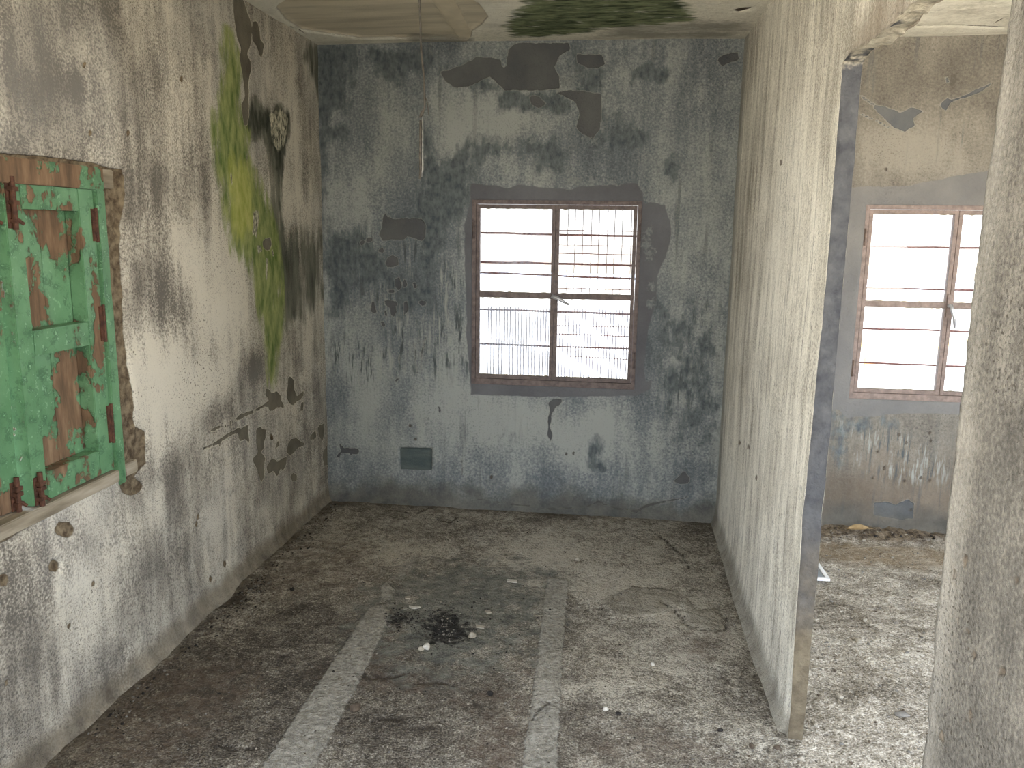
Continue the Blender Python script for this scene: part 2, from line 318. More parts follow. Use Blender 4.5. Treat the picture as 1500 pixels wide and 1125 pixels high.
# newer dark cement round the two windows
bw.poly('cement', [(689, 296), (689, 268), (700, 270), (730, 272), (745, 276), (760, 271), (790, 275), (826, 276), (835, 279), (850, 273), (890, 271), (934, 268), (943, 283), (944, 300), (952, 296), (975, 300), (984, 340), (976, 375), (962, 405), (962, 440), (950, 480), (944, 530), (946, 560), (955, 556), (952, 572), (930, 580), (800, 582), (690, 578), (684, 500), (680, 330)], .016)
bw.poly('cement2', [(1195, 600), (1200, 500), (1240, 275), (1262, 274), (1330, 272), (1400, 258), (1450, 250), (1500, 250), (1500, 610), (1330, 605), (1240, 612), (1228, 600)], .016)
DP = lambda pts, w=.05, g=1.: bw.poly('damp', pts, w, g)
DP([(464, 60), (520, 66), (513, 120), (510, 168), (490, 160), (482, 180), (510, 190), (508, 200), (475, 205), (474, 400), (466, 400)])
DP([(545, 72), (640, 80), (620, 108), (600, 104), (580, 125), (558, 112), (545, 90)], .035)
DP(K3((350, 330), (390, 370), (410, 440), (450, 420), (500, 390), (530, 370), (560, 345), (640, 375), (760, 375), (860, 380), (870, 480), (780, 480), (760, 420), (640, 400), (545, 450), (535, 520), (520, 600), (500, 640), (440, 700), (400, 760), (380, 880), (350, 860), (340, 720), (300, 640), (330, 560), (350, 480), (340, 400)), .06)
DP(K3((0, 650), (30, 700), (80, 700), (130, 660), (130, 740), (190, 760), (230, 840), (260, 900), (200, 900), (100, 860), (60, 1000), (0, 1000)), .06)
DP(K3((230, 860), (330, 830), (400, 900), (420, 1000), (340, 980), (260, 1000)), .06, .7)
DP(K3((420, 110), (540, 70), (620, 180), (480, 170)), .04, .8)
DP(K3((620, 190), (860, 190), (900, 250), (860, 260), (760, 250), (620, 260)), .03)
DP(K3((900, 40), (1010, 50), (1020, 120), (990, 230), (900, 190), (930, 110)), .05, .9)
DP(K3((1000, 270), (1090, 290), (1190, 370), (1150, 400), (1040, 390), (990, 380)), .05, .85)
DP(K3((1220, 420), (1300, 440), (1290, 520), (1230, 500)), .05, .75)
DP([(960, 440), (1055, 470), (1055, 640), (1000, 650), (960, 560)], .12, .62)
DP(K2((600, 410), (620, 310), (655, 280), (685, 320), (690, 480), (640, 490), (605, 470)), .025, .85)
DP(K2((130, 340), (170, 270), (200, 300), (180, 370)), .05, .62)
DP([(925, 124), (932, 115), (952, 122), (979, 117), (985, 100), (950, 92), (930, 95), (924, 105)], .02, .8)
bw.poly('peel', [(1050, 88), (1059, 80), (1082, 76), (1082, 88), (1066, 92), (1058, 96)], .012)
bw.poly('streaky', [(474, 330), (520, 335), (560, 350), (640, 350), (686, 420), (690, 545), (600, 560), (500, 560), (478, 540)], .12)
bw.poly('streaky', [(965, 430), (1055, 440), (1052, 600), (970, 600)], .12, .8)
bw.poly('streaky', K6((190, 200), (1000, 380), (1000, 740), (600, 700), (180, 560)), .08, .7)
DP(K6((180, 190), (260, 220), (330, 250), (560, 230), (600, 290), (300, 330), (300, 460), (230, 560), (180, 560)), .06, .7)
CR = lambda pts, w=.014: bw.poly('crust', pts, w)
for pts in (K3((865, 520), (890, 497), (925, 505), (928, 528)), K3((938, 528), (960, 495), (990, 520), (970, 528)), K3((1010, 525), (1030, 505), (1070, 525)), K3((575, 375), (600, 350), (640, 355), (630, 378), (600, 372)), K3((672, 372), (690, 358), (705, 370), (690, 378)), K3((915, 345), (960, 355), (990, 360), (985, 378), (960, 370)), K3((998, 295), (1012, 290), (1012, 335), (1000, 345)), K3((735, 360), (760, 355), (770, 375), (745, 375)), K3((850, 140), (900, 130), (940, 165), (920, 172), (870, 165)), K3((1145, 545), (1160, 550), (1165, 570))):
    CR(pts)
for q in ((1175, 700), (1170, 740), (1180, 780), (1190, 900), (1185, 960)):
    CR(K3(*[(q[0]+14*math.cos(t), q[1]+18*math.sin(t)) for t in np.arange(0, 6.28, .7)]), .03)
# walled-up box low on the wall
BOX = [tuple(p) for p in bw.px([(585, 656), (632, 657), (632, 690), (586, 688)])]
bw.poly('box', BOX, .006, world=True)
T = lambda *a, **k: bw.blob('tone', *a, **k)
for c, rx, ry, g in (((540, 150), 60, 60, .10), ((690, 160), 70, 40, .12), ((560, 250), 50, 60, .12), ((520, 270), 25, 40, .12), ((600, 220), 25, 120, -.12), ((760, 180), 60, 20, .15), ((900, 190), 60, 80, -.12), ((1000, 280), 50, 30, .12), ((1030, 380), 40, 60, -.05), ((760, 250), 40, 20, .1),
                     ((540, 560), 80, 60, .12), ((560, 640), 90, 40, .12), ((760, 630), 70, 40, .2), ((880, 640), 90, 40, .15), ((820, 680), 60, 25, .12), ((640, 540), 50, 80, .05), ((1000, 620), 30, 40, -.05), ((500, 600), 30, 80, -.08), ((540, 460), 25, 40, .14), ((980, 470), 20, 60, .1), ((600, 420), 60, 60, -.05),
                     ((1330, 220), 90, 35, .22), ((1330, 120), 90, 40, -.05), ((1300, 650), 90, 40, .15), ((1370, 690), 50, 60, .1)):
    T(c, rx, ry, gain=g)
Pw = bw.P(); z = bw.V
bw.att['foot'] = np.clip(1-(z-.01)/(.22+.1*fbm(Pw, 2.5, 3, 8)), 0, 1)
bw.att['right'] = np.clip((bw.U-R)/.03, 0, 1)
bw.att['rust'] = np.clip((bw.U-R)/.03, 0, 1)*np.clip((.75-z)/.7, 0, 1)
bw.off += fbm(Pw, 1.5, 3, 21)*.02+fbm(Pw, 9, 4, 25)*.004+.03*np.exp(-np.maximum(z, 0)/.035)*(1+1.5*fbm(Pw, 7, 4, 9))
near = np.minimum.reduce([np.maximum(np.maximum(w[0]-bw.U, bw.U-w[1]), np.maximum(w[2]-z, z-w[3])) for w in (W1, W2)])
bw.off *= np.clip(near/.06, .0, 1)
bw.off -= .003*bw.att['peel']+.018*bw.att['box']+.004*bw.att['pit']
n = N('back_wall_plaster')
col = plaster(n, c3(96, 102, 106), c3(124, 129, 130), c3(160, 163, 158), .4, .45, 1.8, 80, pitcol=c3(66, 69, 70), k=1.6, gw=.9)
warm = plaster(n, c3(88, 84, 77), c3(114, 109, 100), c3(138, 133, 122), .3, .6, 2.2, 80, k=1.3)
col = n.mix(n.attr('right'), col, warm)
col = n.layer(col, 'rust', c3(98, 86, 72), c3(122, 108, 92), 1.2, 3, .4, (1, 1, .6), 0, 5, gain=.7)
st = n.ramp01(n.noise(20, 4, .6, (1, 1, .07)), .56, .66); st = n.math('MULTIPLY', st, n.ramp01(n.noise(1.7, 3, .5), .42, .6))
col = n.mix(n.math('MULTIPLY', st, .45), col, c3(84, 88, 88))
sk = n.noise(34, 6, .7, (1, 1, .12)); skm = n.math('MULTIPLY', n.ramp01(n.attr('streaky'), .1, .8), n.ramp01(n.noise(5, 4, .6), .36, .6))
col = n.mix(n.math('MULTIPLY', skm, n.ramp01(sk, .52, .64)), col, c3(158, 160, 152)); col = n.mix(n.math('MULTIPLY', skm, n.ramp01(sk, .48, .38)), col, c3(80, 86, 86))
col = n.layer(col, 'damp', c3(70, 79, 83), c3(108, 114, 115), 2.6, 17, .38, (1, 1, .55), .1, 40, gain=.9)
col = n.layer(col, 'cement', c3(96, 96, 100), c3(112, 112, 115), .8, 12, .12, (1, 1, 1), -.3, 3, gain=.95)
col = n.layer(col, 'cement2', c3(108, 107, 106), c3(124, 122, 118), .8, 12, .12, (1, 1, 1), -.3, 3, gain=.95)
col = n.layer(col, 'peel', c3(84, 86, 88), c3(102, 103, 102), .9, 26, .07, (1, 1, .8), -1.2, 4, edge=c3(150, 150, 143))
col = n.layer(col, 'crust', c3(148, 151, 147), c3(110, 117, 117), 2.2, 50, .2, (1, 1, 1), .6, 60, gain=.8)
col = n.layer(col, 'pit', c3(66, 60, 52), c3(86, 78, 68), 1.2, 40, .2, (1, 1, 1), -1., 30, gain=.8)
col = n.layer(col, 'box', c3(78, 88, 88), c3(94, 102, 100), .1, 30, .08, (1, 1, 4), -.4, 8)
col = n.layer(col, 'foot', c3(74, 74, 70), c3(104, 101, 93), 1.4, 6, .35, (1, 1, 1), .1, 9, gain=.8)
M_back = n.finish(col, .92, .8, .005)
bw.build('wall_back', [M_back], .20)

# ================================================================== PARTITION with the doorway
pw = Face(0, R, (.15, D+.05), (-.05, H+.1), .0125, -1, [(DY0, DY1, -1, DZ)])
Pw = pw.P(); y, z = pw.U, pw.V
d1 = np.where(z < DZ+.05, np.abs(y-DY1), 9); d0 = np.where(z < DZ+.05, np.abs(y-DY0), 9); dz = np.where((y > DY0-.05) & (y < DY1+.05), np.abs(z-DZ), 9)
nz = fbm(Pw, 16, 4, 51); nz2 = fbm(Pw, 5, 3, 57)
pw.du += np.exp(-d1/.02)*np.where(z < DZ-.02, 1, .2)*(nz*.012+np.clip(nz2-.12, 0, 1)*.05)
pw.du -= np.exp(-d0/.025)*(np.abs(nz)*.035+np.clip(nz2-.05, 0, 1)*(.05+.12*np.exp(-((z-.75)/.3)**2)))
pw.dv += np.exp(-dz/.03)*(nz*.05+np.clip(nz2-.05, 0, 1)*.05*np.clip((DY1-.15-y)/.3, 0, 1))*np.clip((DY1-y)/.05, 0, 1)*np.clip((y-DY0)/.05, 0, 1)
pw.off += fbm(Pw, 1.2, 3, 61)*.02+fbm(Pw, 9, 4, 65)*.003+.03*np.exp(-np.maximum(z, 0)/.03)*(y > DY1+.03)
pw.off += np.exp(-d1/.03)*np.clip(nz2-.08, 0, 1)*.05*(z > .9)
pw.att['foot'] = np.clip(1-(z-.01)/.14, 0, 1)
pw.att['corner'] = np.clip(1-(D-y)/.22, 0, 1)  # shade of the back corner, put into the plaster colour
pw.att['cols'] = np.clip((DY0+.4-y)/.5, 0, 1)
pw.att['beam'] = np.clip(1-(z-DZ)/.22, 0, 1)*np.clip((DY1+.05-y)/.25, 0, 1)*(z > DZ-.1)
for c, rx, ry, g in (((1150, 330), 40, 160, .16), ((1120, 620), 30, 160, .12), ((1150, 850), 30, 120, -.05), ((1180, 160), 40, 80, .04), ((1130, 560), 20, 60, -.05)):
    pw.blob('tone', c, rx, ry, gain=g)
for q in ((1143, 238), (1083, 648), (1096, 655), (1108, 700), (1420, 925), (1470, 985), (1405, 910), (1416, 820), (1400, 840), (1430, 960), (1448, 1010), (1424, 1050), (1490, 850), (1379, 1080), (1353, 1060), (1354, 1085)):
    pw.poly('pit', [(q[0]+(3.2 if q[0] > 1300 else 2.)*math.cos(t)*(.5+.9*random.random()), q[1]+(8 if q[0] > 1300 else 3.5)*math.sin(t)*(.5+.9*random.random())) for t in np.arange(0, 6.28, .9)], .008)
pw.off -= .004*pw.att['pit']
n = N('partition_plaster')
col = plaster(n, c3(150, 144, 131), c3(208, 202, 186), c3(236, 231, 216), 1., .6, 1.3, 120, k=1.35, gw=1.4)
comb = n.noise(46, 5, .65, (1, 1, .05)); n.addh(comb, .8)
col = n.mix(n.math('MULTIPLY', n.ramp01(comb, .53, .66), .55), col, c3(140, 134, 121))
dk = n.math('MULTIPLY', n.ramp01(n.noise(70, 4, .7, (1, 1, .35)), .58, .68), n.ramp01(n.noise(2.6, 3), .45, .6))
col = n.mix(n.math('MULTIPLY', dk, .75), col, c3(92, 90, 85))
grey = plaster(n, c3(76, 73, 67), c3(99, 95, 87), c3(124, 119, 109), .15, .8, 4.5, 110, False, k=1.5, gw=1.1)
col = n.mix(n.attr('cols'), col, grey)
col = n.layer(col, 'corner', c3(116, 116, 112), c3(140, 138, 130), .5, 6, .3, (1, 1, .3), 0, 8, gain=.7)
col = n.layer(col, 'beam', c3(110, 98, 84), c3(136, 124, 108), .8, 14, .3, (1, 1, .3), 0, 12, gain=.7)
col = n.layer(col, 'foot', c3(96, 90, 80), c3(132, 126, 112), .6, 7, .3, (1, 1, 1), .1, 12, gain=.75)
col = n.layer(col, 'pit', c3(84, 74, 62), c3(120, 108, 92), 1.4, 36, .2, (1, 1, .5), -1., 30, gain=.85)
M_part = n.finish(col, .92, 1., .006)
n = N('jamb_cement')                                # raw cement of the doorway reveal, browner and muddier near the floor
X = n.xyz(); nn = n.noise(7, 5, .6)
zz = n.math('ADD', X[2], n.math('MULTIPLY', n.math('SUBTRACT', nn, .5), .5))
dkc = n.cramp(n.noise(22, 5, .65), (.3, c3(56, 57, 60)), (.7, c3(84, 84, 84)))
br = n.cramp(n.noise(26, 5, .65), (.3, c3(80, 71, 57)), (.7, c3(112, 102, 84)))
lt = n.cramp(n.noise(40, 5, .7), (.3, c3(128, 122, 108)), (.7, c3(190, 182, 162)))
col = n.mix(n.ramp01(zz, .25, .75), br, dkc)
col = n.mix(n.ramp01(zz, 2.07, 2.12), col, lt)
n.addh(n.noise(45, 6, .7), 1.); n.addh(n.noise(12, 4, .6), 1.2)
M_jamb = n.finish(col, .95, 1., .008)
pw.build('wall_right', [M_part, M_jamb], TH, 5, .022)

# ================================================================== CEILING
ce = Face(2, H, (-L-.05, 3.45), (-1.2, D+.05), .016, -1)
C6 = lambda *p: Q(300, 0, 3.3333, *p)
C7 = lambda *p: Q(700, 0, 3.3333, *p)
ce.poly('peel', C6((350, 40), (365, 22), (400, 5), (420, -60), (1080, -90), (1230, -30), (1330, 20), (1385, 90), (1345, 135), (1305, 160), (1300, 185), (1270, 192), (1000, 190), (900, 188), (760, 190), (600, 165), (470, 145), (395, 95)), .010)
ce.poly('beam', C6((1060, -60), (1180, -60), (1290, 150), (1300, 180), (1280, 200), (1240, 195), (1180, 120)), .010)
ce.poly('moss', C7((130, 140), (170, 80), (200, 50), (240, 20), (240, -60), (560, -60), (980, -40), (1060, 80), (1050, 100), (900, 115), (830, 120), (700, 130), (560, 145), (470, 160), (290, 185), (180, 180)), .05)
ce.poly('damp', C7((700, 110), (1000, 100), (1290, 100), (1310, 190), (900, 190), (600, 180)), .08, .7)
ce.poly('damp', C6((1000, 178), (1300, 190), (1300, 215), (1000, 210)), .03, .9)
ce.poly('pit', C7((1245, 50), (1280, 38), (1340, 32), (1320, 45), (1270, 58)), .012)
ce.line('pit', [(1345, 37), (1400, 36), (1468, 40)], .010, .012)
ce.line('pit', [(1455, 36), (1475, 22)], .004, .01)
ce.line('pit', [(1400, 10), (1470, 6)], .004, .01)
ce.line('pit', [(400, 29), (440, 45), (462, 57)], .004, .01)
Pw = ce.P()
for k in ('peel', 'beam', 'moss', 'damp', 'pit'): ce.att[k] = ce.att[k]
ce.off += fbm(Pw, 1.2, 3, 71)*.015-.016*np.clip(ce.att['peel']*2-.5, 0, 1)+.012*ce.att['beam']-.012*ce.att['pit']
n = N('ceiling_plaster')
col = plaster(n, c3(196, 191, 176), c3(224, 219, 203), c3(236, 232, 217), .1, .3, 1.6, 40, False)
st = n.ramp01(n.noise(9, 5, .6, (.25, 1, 1)), .5, .66)
col = n.mix(n.math('MULTIPLY', st, .2), col, c3(128, 120, 104))
wood = n.cramp(n.noise(11, 5, .6, (.12, 1, 1)), (.3, c3(180, 170, 150)), (.5, c3(208, 198, 176)), (.7, c3(224, 214, 192)))
v = n.math('ADD', n.attr('peel'), n.math('MULTIPLY', n.math('SUBTRACT', n.noise(20, 4), .5), .12)); mk = n.ramp01(v, .44, .56); n.addh(mk, -1.)
rim = n.math('MULTIPLY', n.ramp01(v, .3, .46), n.math('SUBTRACT', 1., n.ramp01(v, .5, .7)))
col = n.mix(mk, col, wood); col = n.mix(n.math('MULTIPLY', rim, .35), col, c3(90, 82, 70))
col = n.layer(col, 'beam', c3(204, 193, 170), c3(220, 208, 184), .1, 20, .08, (1, 1, 1), .5, 8)
col = n.layer(col, 'damp', c3(112, 112, 105), c3(146, 142, 130), 2., 9, .4, (.5, 1, 1), 0, 9, gain=.8)
col = n.layer(col, 'moss', c3(56, 66, 48), c3(132, 140, 106), 2.6, 20, .3, (.35, 1, 1), .2, 30)
col = n.layer(col, 'pit', c3(66, 58, 50), c3(96, 86, 74), .2, 30, .1, (1, 1, 1), -.8, 20)
M_ceil = n.finish(col, .92, .8, .006)
ce.build('ceiling', [M_ceil], .15)

# ================================================================== FLOOR
fl = Face(2, 0, (-L-.05, 3.45), (-1.2, D+.05), .0145, 1)
S1 = [(-1.043, .6), (-.868, .6), (-.876, 2.174), (-.895, 2.8), (-.915, 3.12), (-.94, 3.25), (-.985, 3.3), (-1.03, 3.27), (-1.036, 2.8), (-1.034, 2.15)]
fl.poly('strip', S1, .012, world=True)
fl.poly('strip', [(529, 908), (545, 898), (552, 893), (560, 896), (552, 914), (535, 917)], .010)
fl.poly('strip', [(556, 862), (566, 852), (579, 864), (574, 878), (562, 880)], .012)
fl.poly('strip', [(572, 845), (606, 812), (618, 816), (590, 850)], .03, .62)
fl.poly('strip', [(803, 845), (832, 850), (830, 880), (824, 960), (819, 1050), (813, 1200), (750, 1200), (765, 1125), (782, 1010), (795, 900)], .011)
fl.line('crackf', Q(700, 780, 3.125, (370, 785), (310, 790), (270, 825), (250, 860)), [.002, .004, .004, .003], .008)
fl.poly('burn', [(625, 905), (640, 896), (672, 900), (686, 915), (682, 935), (660, 945), (630, 940), (622, 925)], .06)
fl.poly('burn', [(568, 905), (590, 895), (600, 905), (585, 918), (568, 914)], .04, .8)
fl.poly('soot', [(560, 870), (620, 835), (720, 825), (800, 840), (790, 900), (740, 960), (640, 985), (560, 960), (545, 915)], .22)
fl.poly('soot', [(600, 840), (680, 828), (740, 840), (730, 880), (640, 900), (600, 880)], .15, 1.)
for pts, g in (([(470, 985), (600, 985), (660, 995), (620, 1010), (520, 1000)], .9), ([(705, 1060), (745, 1050), (765, 1110), (745, 1140), (700, 1120)], 1.), ([(60, 1050), (250, 960), (370, 970), (380, 1010), (250, 1130), (60, 1130)], .62), ([(660, 1000), (740, 1010), (770, 960), (760, 1060), (690, 1040)], .6), ([(540, 930), (590, 925), (580, 985), (530, 980)], .8), ([(990, 930), (1050, 925), (1060, 955), (1010, 965)], .8), ([(830, 1085), (960, 1060), (1060, 1100), (900, 1125)], .6), ([(425, 790), (540, 790), (560, 850), (400, 880), (360, 850)], .5)):
    fl.poly('rust', pts, .09, g)
for pts in ([(1000, 872), (1020, 895), (1050, 893), (1065, 910), (1045, 925), (1010, 920)], [(880, 880), (930, 860), (990, 865), (1000, 885), (960, 900), (900, 905)]):
    fl.poly('slab', pts, .02)
for pts, w in (([(968, 882), (985, 890), (1004, 910)], .006), (Q(700, 780, 3.125, (935, 410), (980, 435), (1020, 445), (1080, 450), (1130, 445), (1142, 420), (1135, 390)), [.003, .005, .006, .005, .006, .004, .003]), ([(952, 775), (980, 795), (1000, 812), (1010, 832)], [.004, .006, .004, .003]), ([(520, 985), (545, 992), (575, 990), (600, 983)], [.004, .012, .010, .004]), ([(610, 1000), (640, 998), (668, 1003)], .007), ([(545, 1056), (565, 1050), (585, 1053)], .006), ([(572, 747), (610, 752), (625, 745)], .006), ([(440, 838), (480, 845)], .003), ([(640, 760), (660, 765), (672, 755)], .007), ([(320, 1090), (340, 1098), (370, 1096)], .006)):
    fl.line('crackf', pts, w, .010)
fl.poly('crackf', [(320, 876), (335, 868), (355, 870), (362, 878), (345, 886), (322, 888)], .03)
Pw = fl.P(); x, y = fl.U, fl.V
near = lambda d, s: np.exp(-np.maximum(d, 0)/s)
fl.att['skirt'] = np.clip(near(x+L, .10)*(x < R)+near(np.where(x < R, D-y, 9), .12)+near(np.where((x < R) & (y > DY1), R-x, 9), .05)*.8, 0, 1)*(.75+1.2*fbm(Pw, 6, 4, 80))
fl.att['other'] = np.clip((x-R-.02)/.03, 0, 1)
fl.att['heap'] = np.clip(near(np.where(x > R, D-.1-y, 9), .16)*(.8+1.4*fbm(Pw, 5, 4, 84)), 0, 1)
fl.att['tan'] = np.where(x > R, np.exp(-((y-4.25)/.16)**2), 0)*np.clip((x-.8)/.4, 0, 1)
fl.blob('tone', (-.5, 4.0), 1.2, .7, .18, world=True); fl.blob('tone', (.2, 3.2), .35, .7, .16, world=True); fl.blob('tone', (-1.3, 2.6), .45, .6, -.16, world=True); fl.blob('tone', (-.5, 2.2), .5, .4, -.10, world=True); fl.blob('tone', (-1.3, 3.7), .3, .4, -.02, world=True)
fl.att.setdefault('slab', np.zeros(fl.n))
fl.off += fbm(Pw, 1.4, 3, 91)*.012+fbm(Pw, 7, 4, 95)*.009+fbm(Pw, 30, 3, 97)*.004
fl.off += .006*fl.att['strip']+.006*fl.att['slab']-.010*fl.att['crackf']+.02*fl.att['heap']*(1+fbm(Pw, 30, 3, 99)*2)+.008*fl.att['other']*fbm(Pw, 20, 3, 98)*2
n = N('floor_concrete')
a = n.noise(1.7, 7, .65); g = n.noise(38, 6, .72); g2 = n.noise(9, 6, .68, (1, 1, 1), .6); g3 = n.noise(140, 3, .7)
v = n.math('ADD', n.math('MULTIPLY', a, .9), n.math('MULTIPLY', g, .7)); v = n.math('ADD', v, n.math('MULTIPLY', g2, .7)); v = n.math('ADD', v, n.math('MULTIPLY', g3, 1.3)); v = n.math('ADD', v, n.attr('tone'))
v = n.math('ADD', n.math('MULTIPLY', n.math('SUBTRACT', v, 1.8), 1.7), .5)
col = n.cramp(v, (.08, c3(66, 60, 52)), (.42, c3(110, 103, 92)), (.62, c3(132, 126, 114)), (.92, c3(182, 175, 160)))
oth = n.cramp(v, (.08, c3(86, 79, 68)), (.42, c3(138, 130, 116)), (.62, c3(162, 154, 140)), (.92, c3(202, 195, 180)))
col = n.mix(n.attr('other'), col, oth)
col = n.layer(col, 'tan', c3(124, 106, 80), c3(150, 130, 100), 1.2, 5, .3, (1, 1, 1), 0, 6, gain=.55)
col = n.layer(col, 'rust', c3(84, 70, 59), c3(112, 99, 86), 2.6, 16, .45, (1, 1, 1), 0, 20, gain=.6)
col = n.layer(col, 'soot', c3(80, 82, 77), c3(122, 122, 113), 3.2, 10, .5, (1, 1, 1), 0, 18, gain=.85)
col = n.layer(col, 'slab', c3(118, 112, 99), c3(140, 133, 118), 2., 14, .3, (1, 1, 1), .6, 12, gain=.5)
col = n.layer(col, 'strip', c3(124, 120, 110), c3(170, 165, 153), 1.2, 34, .16, (1, 1, 1), .5, 60, gain=.8)
col = n.layer(col, 'burn', c3(24, 23, 22), c3(70, 68, 64), 2.6, 34, .3, (1, 1, 1), -.2, 40)
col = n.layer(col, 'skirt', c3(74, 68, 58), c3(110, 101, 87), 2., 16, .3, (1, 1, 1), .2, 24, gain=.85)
col = n.layer(col, 'heap', c3(70, 58, 46), c3(140, 124, 102), .7, 20, .25, (1, 1, 1), .5, 30, gain=.85)
col = n.layer(col, 'crackf', c3(54, 47, 40), c3(80, 71, 60), 1.8, 40, .2, (1, 1, 1), -1., 30, gain=.8)
chip = n.math('MULTIPLY', n.ramp01(n.voro(60), .16, .10), n.ramp01(n.noise(13, 3, .6), .58, .64))
col = n.mix(n.math('MULTIPLY', chip, .8), col, c3(172, 167, 155))
hole = n.math('MULTIPLY', n.ramp01(n.voro(34, (1.13, .9, 1)), .17, .10), n.ramp01(n.noise(7, 3, .6, (1.2, 1, 1)), .56, .62))
col = n.mix(n.math('MULTIPLY', hole, .75), col, c3(44, 38, 32))
n.addh(g, 1.1); n.addh(g2, 1.3); n.addh(g3, .35); n.addh(hole, -.8); n.addh(chip, .3)
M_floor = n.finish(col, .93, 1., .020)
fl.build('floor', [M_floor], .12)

# ================================================================== generic mesh helpers
def link(name, bm, mat, parent=None, smooth=False, bev=0.):
    if bev: bmesh.ops.bevel(bm, geom=bm.edges[:], offset=bev, segments=2, affect='EDGES', profile=.7)
    me = bpy.data.meshes.new(name); bm.to_mesh(me); bm.free()
    for mt in (mat if isinstance(mat, list) else [mat]): me.materials.append(mt)
    if smooth: me.polygons.foreach_set('use_smooth', [True]*len(me.polygons))
    o = bpy.data.objects.new(name, me); COL.objects.link(o); o.parent = parent
    return o
def empty(name, loc):
    o = bpy.data.objects.new(name, None); COL.objects.link(o); o.location = loc; o.empty_display_size = .1; return o
def tag(o, label=None, cat=None, group=None, kind=None):
    if label: o['label'] = label
    if cat: o['category'] = cat
    if group: o['group'] = group
    if kind: o['kind'] = kind
    return o
def box(bm, lo, hi):
    r = bmesh.ops.create_cube(bm, size=1.)
    for v in r['verts']:
        v.co = Vector([(lo[i]+hi[i])/2+v.co[i]*(hi[i]-lo[i]) for i in range(3)])
    return r['verts']
def boxm(*bs):
    bm = bmesh.new()
    for lo, hi in bs: box(bm, lo, hi)
    return bm
def tube(bm, pts, r, seg=8, caps=True):
    pts = [Vector(p) for p in pts]; rr = r if hasattr(r, '__len__') else [r]*len(pts); rings = []
    up = None
    for i, p in enumerate(pts):
        t = (pts[min(i+1, len(pts)-1)]-pts[max(i-1, 0)]).normalized()
        if up is None: up = t.orthogonal().normalized()
        up = (up-t*up.dot(t)).normalized(); s2 = t.cross(up)
        rings.append([bm.verts.new(p+(up*math.cos(a)+s2*math.sin(a))*rr[i]) for a in [6.28318*k/seg for k in range(seg)]])
    for a, b in zip(rings, rings[1:]):
        for k in range(seg): bm.faces.new((a[k], a[(k+1) % seg], b[(k+1) % seg], b[k]))
    if caps: bm.faces.new(rings[0][::-1]); bm.faces.new(rings[-1])
    return bm
# ------------------------------------------------------------------ materials for the joinery
def simple(name, A_, B_c, scale=30, rough=.6, bump=.3, st=(1, 1, 1), metal=0., spec=.3):
    n = N(name); g = n.noise(scale, 5, .65, st); n.addh(g, 1.)
    return n.finish(n.cramp(g, (.3, A_), (.7, B_c)), rough, bump, .004, spec, metal)
def painted_wood(name, amount, base=((78, 118, 82), (108, 148, 110))):
    """flaking green gloss paint over brown wood"""
    n = N(name)
    gr = n.noise(9, 5, .6, (2, 2, .25))
    paint = n.cramp(n.noise(5, 5, .65), (.3, c3(*base[0])), (.7, c3(*base[1])))
    paint = n.mix(n.math('MULTIPLY', n.ramp01(n.noise(22, 6, .75), .50, .62), .6), paint, c3(48, 84, 58))
    paint = n.mix(n.math('MULTIPLY', n.ramp01(n.noise(44, 5, .75), .57, .66), .7), paint, c3(136, 176, 138))
    wood = n.cramp(n.noise(34, 5, .6, (1, 1, .2)), (.3, c3(84, 68, 52)), (.55, c3(116, 92, 70)), (.75, c3(142, 118, 92)))
    f = n.math('ADD', n.math('MULTIPLY', n.noise(6, 6, .6, (1, 1, .6)), 1.), n.math('MULTIPLY', n.noise(30, 4, .6), .22))
    f = n.math('MULTIPLY', f, 1/1.22)
    if amount == 'low':                              # more paint lost towards the foot of the leaf
        X = n.xyz(); f = n.math('SUBTRACT', f, n.math('MULTIPLY', n.ramp01(X[2], .78, 1.05), -.02)); f = n.math('ADD', f, n.ramp01(X[2], .84, 1.05, .11, 0.)); thr = .655
    else: thr = amount
    mk = n.ramp01(f, thr-.012, thr+.012); rim = n.ramp01(f, thr-.04, thr-.01)
    col = n.mix(n.math('MULTIPLY', rim, .4), paint, c3(70, 96, 70)); col = n.mix(mk, col, wood)
    n.addh(mk, -1.); n.addh(gr, .5); n.addh(n.noise(60, 4, .6), .2)
    ro = n.math('ADD', n.math('MULTIPLY', mk, .45), .38)
    return n.finish(col, ro, .8, .004, .35)
M_green = painted_wood('flaking_green_paint', 'low')
M_green2 = painted_wood('flaking_green_paint_frame', .63)
M_head = painted_wood('mostly_bare_brown_wood', .43)
n = N('weathered_sill_wood'); g = n.noise(26, 6, .65, (1, .12, 1)); n.addh(g, 1.)
M_sill = n.finish(n.cramp(g, (.28, c3(92, 82, 68)), (.5, c3(140, 130, 112)), (.75, c3(172, 162, 144))), .85, .6, .005)
M_rust = simple('rusty_iron', c3(58, 40, 32), c3(104, 70, 54), 50, .75, .7, metal=.2)
M_frame = simple('old_brown_window_paint', c3(84, 74, 72), c3(122, 108, 104), 36, .55, .4, spec=.35)
M_frame2 = simple('faded_tan_window_paint', c3(104, 90, 82), c3(140, 122, 112), 36, .55, .4, spec=.35)
M_bar = simple('rusty_bar', c3(92, 58, 54), c3(134, 92, 84), 60, .8, .5)
M_wire = simple('grey_wire', c3(70, 58, 64), c3(104, 90, 96), 60, .7, .2)
M_handle = simple('dull_chrome', c3(170, 170, 174), c3(214, 214, 218), 40, .3, .1, metal=.6)
